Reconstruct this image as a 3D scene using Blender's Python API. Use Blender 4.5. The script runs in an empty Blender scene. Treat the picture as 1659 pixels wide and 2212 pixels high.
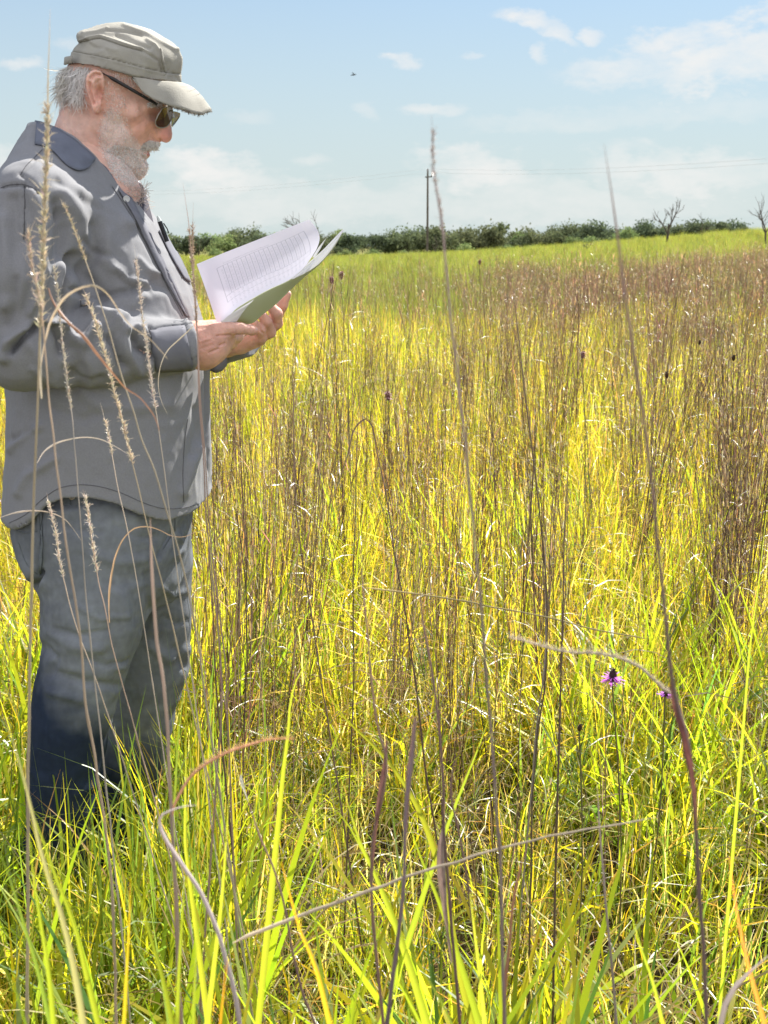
import bpy, math, random
import numpy as np
from mathutils import Vector, Matrix
from mathutils.bvhtree import BVHTree
rng = np.random.default_rng(7); random.seed(7)
sc = bpy.context.scene
R = math.radians
# ------------------------------------------------------------------ camera
CAM_H = 1.395
PITCH = R(12.97)
FPX = 2500.0                      # focal length in px of a 1659 x 2212 frame
cam_d = bpy.data.cameras.new('camera'); cam = bpy.data.objects.new('camera', cam_d)
sc.collection.objects.link(cam); sc.camera = cam
cam.location = (0, 0, CAM_H); cam.rotation_euler = (R(90) - PITCH, 0, 0)
cam_d.sensor_fit = 'VERTICAL'; cam_d.sensor_height = 24.0; cam_d.lens = 24.0 * FPX / 2212
cam_d.clip_start = 0.05; cam_d.clip_end = 4000
cam_d.dof.use_dof = True; cam_d.dof.focus_distance = 2.6; cam_d.dof.aperture_fstop = 7.5
# ------------------------------------------------------------------ light
SUN_EL, SUN_AZ = R(50), R(38)     # azimuth measured from +Y towards +X
w = bpy.data.worlds.new('World'); sc.world = w; w.use_nodes = True
nt = w.node_tree; nt.nodes.clear()
def N(nt, t, **k):
    n = nt.nodes.new(t)
    for a, b in k.items(): setattr(n, a, b)
    return n
def L(nt, a, b): nt.links.new(a, b)
def build_world():
    out = N(nt, 'ShaderNodeOutputWorld'); bg = N(nt, 'ShaderNodeBackground'); bg.inputs[1].default_value = 0.070
    sky = N(nt, 'ShaderNodeTexSky', sky_type='NISHITA'); sky.sun_disc = False
    sky.sun_elevation = SUN_EL; sky.sun_rotation = SUN_AZ
    sky.air_density = 1.0; sky.dust_density = 0.6; sky.ozone_density = 2.0
    geo = N(nt, 'ShaderNodeTexCoord')
    sep = N(nt, 'ShaderNodeSeparateXYZ'); L(nt, geo.outputs['Generated'], sep.inputs[0])
    # small and large clouds, placed by direction
    def dirpx(x, y):
        u = (x - 829.5) / FPX; v = (1106 - y) / FPX
        d = Vector((u, math.cos(PITCH) + v * math.sin(PITCH), -math.sin(PITCH) + v * math.cos(PITCH)))
        return d.normalized()
    acc = None
    clouds = [(1140, 40, 60, 17, .25, .95), (1195, 66, 55, 18, .55, .9), (1275, 78, 24, 14, 0, .75), (1162, 110, 15, 22, 0, .6),
              (868, 135, 42, 18, 0, .85), (1022, 118, 26, 8, 0, .5), (55, 134, 42, 13, 0, .7), (945, 236, 62, 18, 0, .65), (790, 232, 30, 18, .5, .35),
              (1560, 118, 270, 62, -.12, .85), (1420, 150, 210, 34, 0, .75), (1250, 260, 260, 22, -.02, .3), (1560, 235, 180, 30, 0, .3),
              (1040, 372, 130, 44, .15, .9), (1500, 372, 220, 46, .1, .7), (460, 375, 140, 44, .1, .9), (675, 345, 40, 18, 0, .4),
              (20, 355, 60, 30, 0, .6), (150, 95, 30, 14, 0, .4), (540, 250, 50, 12, 0, .25), (1200, 440, 420, 50, 0, .5), (620, 440, 400, 46, 0, .5)]
    nz = N(nt, 'ShaderNodeTexNoise'); nz.inputs['Scale'].default_value = 26; nz.inputs['Detail'].default_value = 7; nz.inputs['Roughness'].default_value = .62
    mp = N(nt, 'ShaderNodeMapping'); mp.inputs['Scale'].default_value = (1, 1, 2.2)
    L(nt, geo.outputs['Generated'], mp.inputs[0]); L(nt, mp.outputs[0], nz.inputs[0])
    nzc = N(nt, 'ShaderNodeVectorMath', operation='SUBTRACT'); L(nt, nz.outputs['Color'], nzc.inputs[0]); nzc.inputs[1].default_value = (.5, .5, .5)
    for (x, y, sx, sy, tilt, s) in clouds:
        d = dirpx(x, y); r_ = d.cross(Vector((0, 0, 1))).normalized(); u_ = r_.cross(d)
        if tilt:
            c, s_ = math.cos(tilt), math.sin(tilt); r_, u_ = r_ * c - u_ * s_, r_ * s_ + u_ * c
        sub = N(nt, 'ShaderNodeVectorMath', operation='SUBTRACT'); L(nt, geo.outputs['Generated'], sub.inputs[0]); sub.inputs[1].default_value = d
        wob = N(nt, 'ShaderNodeVectorMath', operation='MULTIPLY_ADD'); L(nt, nzc.outputs[0], wob.inputs[0])
        k = min(sx, sy) / FPX * 3.4 + .006; wob.inputs[1].default_value = (k * 1.3, k * 1.3, k); L(nt, sub.outputs[0], wob.inputs[2])
        dots = []
        for ax, sz in ((r_, sx / FPX), (u_, sy / FPX)):
            dt = N(nt, 'ShaderNodeVectorMath', operation='DOT_PRODUCT'); L(nt, wob.outputs[0], dt.inputs[0]); dt.inputs[1].default_value = ax / sz
            m = N(nt, 'ShaderNodeMath', operation='POWER'); L(nt, dt.outputs['Value'], m.inputs[0]); m.inputs[1].default_value = 2; dots.append(m)
        ad = N(nt, 'ShaderNodeMath', operation='ADD'); L(nt, dots[0].outputs[0], ad.inputs[0]); L(nt, dots[1].outputs[0], ad.inputs[1])
        mr = N(nt, 'ShaderNodeMapRange', interpolation_type='SMOOTHSTEP'); L(nt, ad.outputs[0], mr.inputs[0])
        mr.inputs[1].default_value = 1.5; mr.inputs[2].default_value = -.25; mr.inputs[3].default_value = 0; mr.inputs[4].default_value = s
        if acc is None: acc = mr.outputs[0]
        else:
            mx = N(nt, 'ShaderNodeMath', operation='MAXIMUM'); L(nt, acc, mx.inputs[0]); L(nt, mr.outputs[0], mx.inputs[1]); acc = mx.outputs[0]
    tex = N(nt, 'ShaderNodeMapRange'); L(nt, nz.outputs['Fac'], tex.inputs[0]); tex.inputs[1].default_value = .3; tex.inputs[2].default_value = .6; tex.inputs[3].default_value = .45; tex.inputs[4].default_value = 1
    mm = N(nt, 'ShaderNodeMath', operation='MULTIPLY'); L(nt, acc, mm.inputs[0]); L(nt, tex.outputs[0], mm.inputs[1])
    tint0 = N(nt, 'ShaderNodeMix', data_type='RGBA', blend_type='MULTIPLY'); tint0.inputs[0].default_value = 1
    L(nt, sky.outputs[0], tint0.inputs[6]); tint0.inputs[7].default_value = SKY_TINT
    el = N(nt, 'ShaderNodeMapRange', interpolation_type='SMOOTHSTEP'); L(nt, sep.outputs[2], el.inputs[0]); el.inputs[1].default_value = -.02; el.inputs[2].default_value = .42; el.inputs[3].default_value = .97; el.inputs[4].default_value = .05
    tint = N(nt, 'ShaderNodeMix', data_type='RGBA'); L(nt, el.outputs[0], tint.inputs[0]); L(nt, tint0.outputs[2], tint.inputs[6]); tint.inputs[7].default_value = VEIL
    mix = N(nt, 'ShaderNodeMix', data_type='RGBA'); L(nt, mm.outputs[0], mix.inputs[0]); L(nt, tint.outputs[2], mix.inputs[6]); mix.inputs[7].default_value = CLOUD_COL
    # unseen bright cloud cover added overhead and behind the camera as fill light
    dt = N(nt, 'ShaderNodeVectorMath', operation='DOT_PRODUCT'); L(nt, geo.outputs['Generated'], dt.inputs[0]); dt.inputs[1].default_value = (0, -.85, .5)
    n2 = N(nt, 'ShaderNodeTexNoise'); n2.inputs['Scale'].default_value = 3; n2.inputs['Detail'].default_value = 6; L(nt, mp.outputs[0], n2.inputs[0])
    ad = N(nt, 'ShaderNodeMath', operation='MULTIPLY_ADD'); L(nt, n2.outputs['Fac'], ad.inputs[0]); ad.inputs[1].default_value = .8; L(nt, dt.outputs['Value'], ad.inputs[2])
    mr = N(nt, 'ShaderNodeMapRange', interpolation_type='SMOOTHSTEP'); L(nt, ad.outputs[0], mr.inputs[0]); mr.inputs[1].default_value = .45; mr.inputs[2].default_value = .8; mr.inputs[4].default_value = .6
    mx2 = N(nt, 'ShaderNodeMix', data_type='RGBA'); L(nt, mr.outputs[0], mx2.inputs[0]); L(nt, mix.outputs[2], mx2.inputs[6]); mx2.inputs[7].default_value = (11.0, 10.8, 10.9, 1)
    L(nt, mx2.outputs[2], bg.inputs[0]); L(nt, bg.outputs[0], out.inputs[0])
SKY_TINT = (.53, .74, .89, 1); VEIL = (4.2, 4.75, 4.75, 1); CLOUD_COL = (5.9, 5.8, 5.65, 1)
build_world()
sun_d = bpy.data.lights.new('sun', 'SUN'); sun = bpy.data.objects.new('sun', sun_d); sc.collection.objects.link(sun)
sun_d.energy = 5.0; sun_d.angle = R(.5); sun_d.color = (1, .96, .88)
sdir = Vector((math.sin(SUN_AZ) * math.cos(SUN_EL), math.cos(SUN_AZ) * math.cos(SUN_EL), math.sin(SUN_EL)))
sun.rotation_euler = sdir.to_track_quat('Z', 'Y').to_euler(); sun.location = sdir * 30
sc.view_settings.view_transform = 'Standard'; sc.view_settings.look = 'None'; sc.view_settings.gamma = 1
sc.view_settings.exposure = 1.17
sc.render.engine = 'CYCLES'
sc.cycles.use_denoising = True
sc.cycles.max_bounces = 6; sc.cycles.diffuse_bounces = 3; sc.cycles.transmission_bounces = 5; sc.cycles.transparent_max_bounces = 8
sc.cycles.caustics_reflective = False; sc.cycles.caustics_refractive = False
sc.cycles.sample_clamp_indirect = 6

# ------------------------------------------------------------------ helpers
CP, SP = math.cos(PITCH), math.sin(PITCH)
def ray(px, py):
    u = (px - 829.5) / FPX; v = (1106 - py) / FPX
    return np.array((u, CP + v * SP, -SP + v * CP))
CAM = np.array((0, 0, CAM_H))
def P(px, py, Y):                      # point of the picture at depth Y metres in front of the camera
    d = ray(px, py); return CAM + d * (Y / d[1])
def w2p(v):                            # world -> picture px (numpy n x 3)
    d = np.asarray(v) - CAM
    x = d[..., 0]; f = d[..., 1] * CP - d[..., 2] * SP; up = d[..., 1] * SP + d[..., 2] * CP
    return np.stack((829.5 + FPX * x / f, 1106 - FPX * up / f), -1)
class Frame:                           # a plane facing the camera's side: a = right, d = away, z' = up
    def __init__(s, O, n):
        s.O = np.array(O, float); s.n = np.array(n, float) / np.linalg.norm(n)
        s.r = np.cross(s.n, (0, 0, 1)); s.r /= np.linalg.norm(s.r); s.u = np.cross(s.r, s.n)
        s.M = np.stack((s.r, s.n, s.u))            # rows
    def at(s, px, py, dep=0.0):
        d = ray(px, py); t = np.dot(s.O + s.n * dep - CAM, s.n) / np.dot(d, s.n); return CAM + d * t
    def loc(s, px, py, dep=0.0): return s.M @ (s.at(px, py, dep) - s.O)
    def world(s, v): return np.asarray(v) @ s.M + s.O
def cA(x, y): return x / 2.778, y / 2.778
def cB(x, y): return x / 3.509, y / 3.509 + 232.3
def cC(x, y): return x / 5.953 + 358.3, y / 5.953 + 597.2
def cD(x, y): return x / 5.32 + 165.9, y / 5.32 + 132.7
def c3(x, y): return x / 3.846 + 365, y / 3.846 + 431.3
def c4(x, y): return x / 2.778, y / 2.778 + 862.6

def mk(name, verts, faces, mat=None, parent=None, smooth=True, cols=None, uvs=None, link=True):
    me = bpy.data.meshes.new(name)
    verts = np.asarray(verts, dtype=np.float32)
    if isinstance(faces, np.ndarray):
        nf, k = faces.shape
        me.vertices.add(len(verts)); me.vertices.foreach_set('co', verts.ravel())
        me.loops.add(nf * k); me.loops.foreach_set('vertex_index', faces.astype(np.int32).ravel())
        me.polygons.add(nf); me.polygons.foreach_set('loop_start', np.arange(0, nf * k, k, dtype=np.int32))
        me.update(calc_edges=True); me.validate()
    else:
        me.from_pydata([tuple(map(float, v)) for v in verts], [], [tuple(int(i) for i in f) for f in faces])
    me.polygons.foreach_set('use_smooth', np.full(len(me.polygons), smooth))
    if cols is not None:
        c = np.ones((len(verts), 4), np.float32); c[:, :3] = cols
        at = me.color_attributes.new('col', 'FLOAT_COLOR', 'POINT'); at.data.foreach_set('color', c.ravel())
    if uvs is not None:
        ul = me.uv_layers.new(name='UVMap'); vi = np.empty(len(me.loops), np.int32); me.loops.foreach_get('vertex_index', vi)
        ul.data.foreach_set('uv', np.asarray(uvs, np.float32)[vi].ravel())
    if mat is not None: me.materials.append(mat)
    o = bpy.data.objects.new(name, me)
    if link: sc.collection.objects.link(o)
    if parent is not None: o.parent = parent
    return o
def tag(o, label=None, cat=None, group=None, kind=None):
    if label: o['label'] = label
    if cat: o['category'] = cat
    if group: o['group'] = group
    if kind: o['kind'] = kind
    return o
def empty(name, loc, label, cat, group=None):
    o = bpy.data.objects.new(name, None); sc.collection.objects.link(o); o.location = loc; o.empty_display_size = .1
    return tag(o, label, cat, group)
def child(o, parent):                 # parent while keeping mesh data in world coordinates
    o.parent = parent; o.matrix_parent_inverse = Matrix.Translation(-Vector(parent.location)); return o

class MB:
    def __init__(s): s.v = []; s.f = []; s.c = []; s.n = 0
    def add(s, v, f, c=None):
        v = np.asarray(v, float); f = np.asarray(f, int)
        s.v.append(v); s.f.append(f + s.n); s.n += len(v)
        if c is None: c = (1, 1, 1)
        c = np.asarray(c, float); s.c.append(np.broadcast_to(c, (len(v), 3)))
    def tube(s, pts, rad, c=None, k=6):
        pts = np.asarray(pts, float); n = len(pts); rad = np.broadcast_to(np.asarray(rad, float), (n,))
        T = np.gradient(pts, axis=0); T /= np.linalg.norm(T, axis=1)[:, None] + 1e-9
        ref = np.array((0.31, .83, .1)); ref = ref / np.linalg.norm(ref)
        A = np.cross(T, ref); A /= np.linalg.norm(A, axis=1)[:, None] + 1e-9; B = np.cross(T, A)
        an = np.arange(k) * 2 * np.pi / k
        V = pts[:, None] + rad[:, None, None] * (np.cos(an)[None, :, None] * A[:, None] + np.sin(an)[None, :, None] * B[:, None])
        i = np.arange(n - 1)[:, None] * k; j = np.arange(k)[None]; j2 = (j + 1) % k
        F = np.stack((i + j, i + j2, i + k + j2, i + k + j), -1).reshape(-1, 4)
        if c is not None:
            c = np.asarray(c, float)
            if c.ndim == 2: c = np.repeat(c, k, 0)
        s.add(V.reshape(-1, 3), F, c)
    def ribbon(s, pts, width, side, c=None, cup=0.0):
        pts = np.asarray(pts, float); n = len(pts); width = np.broadcast_to(np.asarray(width, float), (n,))
        side = np.asarray(side, float)
        if side.ndim == 1: side = np.broadcast_to(side, (n, 3))
        V = np.stack((pts - side * width[:, None] / 2, pts + side * width[:, None] / 2), 1).reshape(-1, 3)
        i = np.arange(n - 1) * 2; F = np.stack((i, i + 1, i + 3, i + 2), -1)
        if c is not None:
            c = np.asarray(c, float)
            if c.ndim == 2: c = np.repeat(c, 2, 0)
        s.add(V, F, c)
    def grid(s, G, c=None, closed=False):
        G = np.asarray(G, float); a, b, _ = G.shape
        i = np.arange(a - 1)[:, None]; j = np.arange(b if closed else b - 1)[None]; j2 = (j + 1) % b
        F = np.stack((i * b + j, i * b + j2, (i + 1) * b + j2, (i + 1) * b + j), -1).reshape(-1, 4)
        s.add(G.reshape(-1, 3), F, c)
    def build(s, name, mat, parent=None, smooth=True, link=True):
        return mk(name, np.concatenate(s.v), np.concatenate(s.f), mat, parent, smooth, np.concatenate(s.c), link=link)
def spline(pts, n):                   # Catmull-Rom resample of a polyline (any dimension)
    p = np.asarray(pts, float)
    if len(p) < 3:
        t = np.linspace(0, 1, n)[:, None]; return p[0] * (1 - t) + p[-1] * t
    d = np.r_[0, np.cumsum(np.linalg.norm(np.diff(p[:, :min(3, p.shape[1])], axis=0), axis=1) + 1e-9)]; d /= d[-1]
    m = np.gradient(p, d, axis=0); t = np.linspace(0, 1, n); i = np.clip(np.searchsorted(d, t) - 1, 0, len(p) - 2)
    h = (d[i + 1] - d[i])[:, None]; s_ = ((t - d[i]) / (d[i + 1] - d[i]))[:, None]
    return (2 * s_**3 - 3 * s_**2 + 1) * p[i] + (s_**3 - 2 * s_**2 + s_) * h * m[i] + (-2 * s_**3 + 3 * s_**2) * p[i + 1] + (s_**3 - s_**2) * h * m[i + 1]

# ---- implicit surfaces
def grid3(lo, hi, h):
    ax = [np.arange(lo[i], hi[i] + h, h, dtype=np.float32) for i in range(3)]
    return np.meshgrid(*ax, indexing='ij', sparse=True)
def surface_nets(F, lo, h):
    F = F.astype(np.float32); ins = F < 0; nx, ny, nz = F.shape
    cnt = np.zeros((nx - 1, ny - 1, nz - 1), np.int8)
    for i in (0, 1):
        for j in (0, 1):
            for k in (0, 1): cnt += ins[i:nx - 1 + i, j:ny - 1 + j, k:nz - 1 + k]
    act = (cnt > 0) & (cnt < 8); idx = np.argwhere(act); del cnt
    idm = np.full(act.shape, -1, np.int32); idm[act] = np.arange(len(idx))
    C = np.array([(i, j, k) for i in (0, 1) for j in (0, 1) for k in (0, 1)])
    vals = np.stack([F[idx[:, 0] + c[0], idx[:, 1] + c[1], idx[:, 2] + c[2]] for c in C], 1)
    acc = np.zeros((len(idx), 3)); n = np.zeros(len(idx))
    for a in range(8):
        for b in range(a + 1, 8):
            if np.abs(C[a] - C[b]).sum() != 1: continue
            va, vb = vals[:, a], vals[:, b]; m = (va < 0) != (vb < 0)
            t = np.where(m, va / np.where(m, va - vb, 1), 0)[:, None]
            acc += np.where(m[:, None], C[a] + t * (C[b] - C[a]), 0); n += m
    V = (idx + acc / n[:, None]) * h + np.array(lo)
    Q = []
    for ax in range(3):
        s0 = [slice(0, -1) if a == ax else slice(None) for a in range(3)]; s1 = [slice(1, None) if a == ax else slice(None) for a in range(3)]
        A, B = ins[tuple(s0)], ins[tuple(s1)]; e = np.argwhere(A != B)
        o1, o2 = [a for a in range(3) if a != ax]
        lim = act.shape
        ok = (e[:, o1] > 0) & (e[:, o2] > 0) & (e[:, o1] < lim[o1]) & (e[:, o2] < lim[o2]); e = e[ok]
        flip = A[tuple(e.T)]
        q = []
        for (da, db) in ((-1, -1), (0, -1), (0, 0), (-1, 0)):
            c = e.copy(); c[:, o1] += da; c[:, o2] += db; q.append(idm[tuple(c.T)])
        q = np.stack(q, 1)
        if ax == 1: flip = ~flip
        q[~flip] = q[~flip][:, ::-1]; Q.append(q)
    return V, np.concatenate(Q)
def smin(a, b, k):
    h = np.clip(.5 + .5 * (b - a) / k, 0, 1); return b * (1 - h) + a * h - k * h * (1 - h)
def rcone(X, Y, Z, a, b, ra, rb):
    a = np.asarray(a, np.float32); b = np.asarray(b, np.float32); ab = b - a; L2 = float(ab @ ab)
    t = np.clip(((X - a[0]) * ab[0] + (Y - a[1]) * ab[1] + (Z - a[2]) * ab[2]) / L2, 0, 1)
    return np.sqrt((X - a[0] - t * ab[0])**2 + (Y - a[1] - t * ab[1])**2 + (Z - a[2] - t * ab[2])**2) - (ra + (rb - ra) * t)
def ellip(X, Y, Z, c, r):
    q = np.sqrt(((X - c[0]) / r[0])**2 + ((Y - c[1]) / r[1])**2 + ((Z - c[2]) / r[2])**2); return (q - 1) * min(r)
def seg_dist2(px, py, poly):
    best = np.full(np.broadcast(px, py).shape, 1e9, np.float32)
    for (x0, y0), (x1, y1) in zip(poly[:-1], poly[1:]):
        dx, dy = x1 - x0, y1 - y0; t = np.clip(((px - x0) * dx + (py - y0) * dy) / (dx * dx + dy * dy + 1e-9), 0, 1)
        best = np.minimum(best, np.hypot(px - x0 - t * dx, py - y0 - t * dy))
    return best
def in_poly(px, py, poly):
    r = np.zeros(np.broadcast(px, py).shape, bool); n = len(poly)
    for i in range(n):
        x0, y0 = poly[i]; x1, y1 = poly[(i + 1) % n]
        if y0 == y1: continue
        r ^= ((y0 > py) != (y1 > py)) & (px < (x1 - x0) * (py - y0) / (y1 - y0) + x0)
    return r
def poly_sd(px, py, poly):
    d = seg_dist2(px, py, list(poly) + [poly[0]]); return np.where(in_poly(px, py, poly), d, -d)   # + inside
def normals(V, F):
    a = V[F[:, 2]] - V[F[:, 0]]; b = V[F[:, 3]] - V[F[:, 1]]; n = np.cross(a, b); N_ = np.zeros_like(V)
    for k in range(4): np.add.at(N_, F[:, k], n)
    return N_ / (np.linalg.norm(N_, axis=1)[:, None] + 1e-12)
def vnoise(p, seed=0):                 # smooth value noise, p: n x 3
    p = np.asarray(p, float); i = np.floor(p).astype(np.int64); f = p - i; f = f * f * (3 - 2 * f); out = 0
    for a in (0, 1):
        for b in (0, 1):
            for c in (0, 1):
                h = (i[:, 0] + a) * 374761393 + (i[:, 1] + b) * 668265263 + (i[:, 2] + c) * 2147483647 + seed * 1013904223
                h = (h ^ (h >> 13)) * 1274126177; h = ((h ^ (h >> 16)) & 0xffff) / 65535.0
                out = out + h * (f[:, 0] if a else 1 - f[:, 0]) * (f[:, 1] if b else 1 - f[:, 1]) * (f[:, 2] if c else 1 - f[:, 2])
    return out * 2 - 1
def folds(V, F, strokes, side=-1):     # raise / sink the surface along traced fold lines (visible side)
    Nn = normals(V, F); pp = w2p(V); toc = CAM - V; toc /= np.linalg.norm(toc, axis=1)[:, None]
    facing = np.clip((Nn * toc).sum(1) * 3 + .2, 0, 1); D = np.zeros(len(V))
    for poly, wd, h in strokes:
        D += h * np.exp(-(seg_dist2(pp[:, 0], pp[:, 1], poly) / wd)**2)
    return V + Nn * (D * facing)[:, None]

# ------------------------------------------------------------------ materials
def new_mat(name):
    m = bpy.data.materials.new(name); m.use_nodes = True; nt = m.node_tree; nt.nodes.clear()
    out = N(nt, 'ShaderNodeOutputMaterial'); return m, nt, out
def pbr(name, col, rough=.6, noise=None, bump=0, bscale=200, spec=.3, metal=0, sss=0, attr=False, amount=.25, coat=0, alpha=1, trans=0, sheen=0, weave=0):
    m, nt, out = new_mat(name); b = N(nt, 'ShaderNodeBsdfPrincipled'); L(nt, b.outputs[0], out.inputs[0])
    b.inputs['Roughness'].default_value = rough; b.inputs['Specular IOR Level'].default_value = spec; b.inputs['Metallic'].default_value = metal
    tc = N(nt, 'ShaderNodeTexCoord'); src = None
    if attr:
        a = N(nt, 'ShaderNodeVertexColor'); a.layer_name = 'col'; mx = N(nt, 'ShaderNodeMix', data_type='RGBA', blend_type='MULTIPLY'); mx.inputs[0].default_value = 1
        L(nt, a.outputs[0], mx.inputs[6]); mx.inputs[7].default_value = (*col, 1); src = mx.outputs[2]
    if noise:
        nz = N(nt, 'ShaderNodeTexNoise'); nz.inputs['Scale'].default_value = noise; nz.inputs['Detail'].default_value = 5; L(nt, tc.outputs['Object'], nz.inputs[0])
        mr = N(nt, 'ShaderNodeMapRange'); L(nt, nz.outputs['Fac'], mr.inputs[0]); mr.inputs[1].default_value = .3; mr.inputs[2].default_value = .7
        mr.inputs[3].default_value = 1 - amount; mr.inputs[4].default_value = 1 + amount
        mx = N(nt, 'ShaderNodeMix', data_type='RGBA', blend_type='MULTIPLY'); mx.inputs[0].default_value = 1
        if src is not None: L(nt, src, mx.inputs[6])
        else: mx.inputs[6].default_value = (*col, 1)
        L(nt, mr.outputs[0], mx.inputs[7]); src = mx.outputs[2]
    if src is not None: L(nt, src, b.inputs['Base Color'])
    else: b.inputs['Base Color'].default_value = (*col, 1)
    if sss:
        b.inputs['Subsurface Weight'].default_value = sss; b.inputs['Subsurface Radius'].default_value = (1, .35, .2); b.inputs['Subsurface Scale'].default_value = .006
    if bump:
        nb = N(nt, 'ShaderNodeTexNoise'); nb.inputs['Scale'].default_value = bscale; nb.inputs['Detail'].default_value = 6; L(nt, tc.outputs['Object'], nb.inputs[0])
        bp = N(nt, 'ShaderNodeBump'); bp.inputs['Strength'].default_value = bump; bp.inputs['Distance'].default_value = .004; L(nt, nb.outputs['Fac'], bp.inputs['Height']); L(nt, bp.outputs[0], b.inputs['Normal'])
    if trans: b.inputs['Transmission Weight'].default_value = trans
    if sheen: b.inputs['Sheen Weight'].default_value = sheen
    b.inputs['Alpha'].default_value = alpha
    return m
def leafmat(name, trans=.6, rough=.5, tint=(1, 1, 1), gloss=.017, rnd=.32, tboost=2.25, warm=(1.04, 1.0, .45)):
    m, nt, out = new_mat(name)
    a = N(nt, 'ShaderNodeVertexColor'); a.layer_name = 'col'; oi = N(nt, 'ShaderNodeObjectInfo')
    hs = N(nt, 'ShaderNodeHueSaturation'); L(nt, a.outputs[0], hs.inputs['Color'])
    mr = N(nt, 'ShaderNodeMapRange'); L(nt, oi.outputs['Random'], mr.inputs[0]); mr.inputs[3].default_value = 1 - rnd; mr.inputs[4].default_value = 1 + rnd; L(nt, mr.outputs[0], hs.inputs['Value'])
    m2 = N(nt, 'ShaderNodeMath', operation='MULTIPLY'); L(nt, oi.outputs['Random'], m2.inputs[0]); m2.inputs[1].default_value = 7.3
    m3 = N(nt, 'ShaderNodeMath', operation='FRACT'); L(nt, m2.outputs[0], m3.inputs[0])
    mr2 = N(nt, 'ShaderNodeMapRange'); L(nt, m3.outputs[0], mr2.inputs[0]); mr2.inputs[3].default_value = .478; mr2.inputs[4].default_value = .515; L(nt, mr2.outputs[0], hs.inputs['Hue'])
    mt = N(nt, 'ShaderNodeMix', data_type='RGBA', blend_type='MULTIPLY'); mt.inputs[0].default_value = 1; L(nt, hs.outputs[0], mt.inputs[6]); mt.inputs[7].default_value = (*tint, 1)
    df = N(nt, 'ShaderNodeBsdfDiffuse'); L(nt, mt.outputs[2], df.inputs[0])
    tr = N(nt, 'ShaderNodeBsdfTranslucent'); tb = N(nt, 'ShaderNodeMix', data_type='RGBA', blend_type='MULTIPLY'); tb.inputs[0].default_value = 1
    L(nt, mt.outputs[2], tb.inputs[6]); tb.inputs[7].default_value = (tboost * warm[0], tboost * warm[1], tboost * warm[2], 1); L(nt, tb.outputs[2], tr.inputs[0])
    mx = N(nt, 'ShaderNodeMixShader'); mx.inputs[0].default_value = trans; L(nt, df.outputs[0], mx.inputs[1]); L(nt, tr.outputs[0], mx.inputs[2])
    gl = N(nt, 'ShaderNodeBsdfGlossy'); gl.inputs['Roughness'].default_value = rough; gl.inputs[0].default_value = (1, 1, 1, 1)
    fr = N(nt, 'ShaderNodeFresnel'); fr.inputs[0].default_value = 1.35
    mg = N(nt, 'ShaderNodeMath', operation='MULTIPLY'); L(nt, fr.outputs[0], mg.inputs[0]); mg.inputs[1].default_value = gloss * 6
    m4 = N(nt, 'ShaderNodeMixShader'); L(nt, mg.outputs[0], m4.inputs[0]); L(nt, mx.outputs[0], m4.inputs[1]); L(nt, gl.outputs[0], m4.inputs[2])
    L(nt, m4.outputs[0], out.inputs[0]); return m
M = {}
M['leaf'] = leafmat('leaf'); M['stem'] = leafmat('dry_stem', trans=.25, gloss=.03, tboost=1.2, rnd=0, warm=(1, .9, .8))
M['tree_leaf'] = leafmat('tree_leaf', trans=.3, gloss=0, rnd=.12, tboost=1.4, warm=(1, 1, .8))
M['cloth_seam'] = pbr('seam_thread', (.11, .11, .12), .9)
M['cap_seam'] = pbr('cap_seam_thread', (.25, .235, .195), .9)
M['drygrass'] = leafmat('dry_grass', trans=.35, gloss=.03, tboost=1.5, warm=(1, .92, .85), rnd=.3)
M['skin'] = pbr('skin', (1, 1, 1), .5, noise=55, amount=.13, bump=.35, bscale=260, spec=.3, sss=.25, attr=True)
M['hair'] = leafmat('white_hair', trans=.5, gloss=.05, rnd=0, tboost=1.0, rough=.4, warm=(1, 1, 1))
M['bark'] = pbr('bark', (.09, .075, .06), .9, noise=8)

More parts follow.
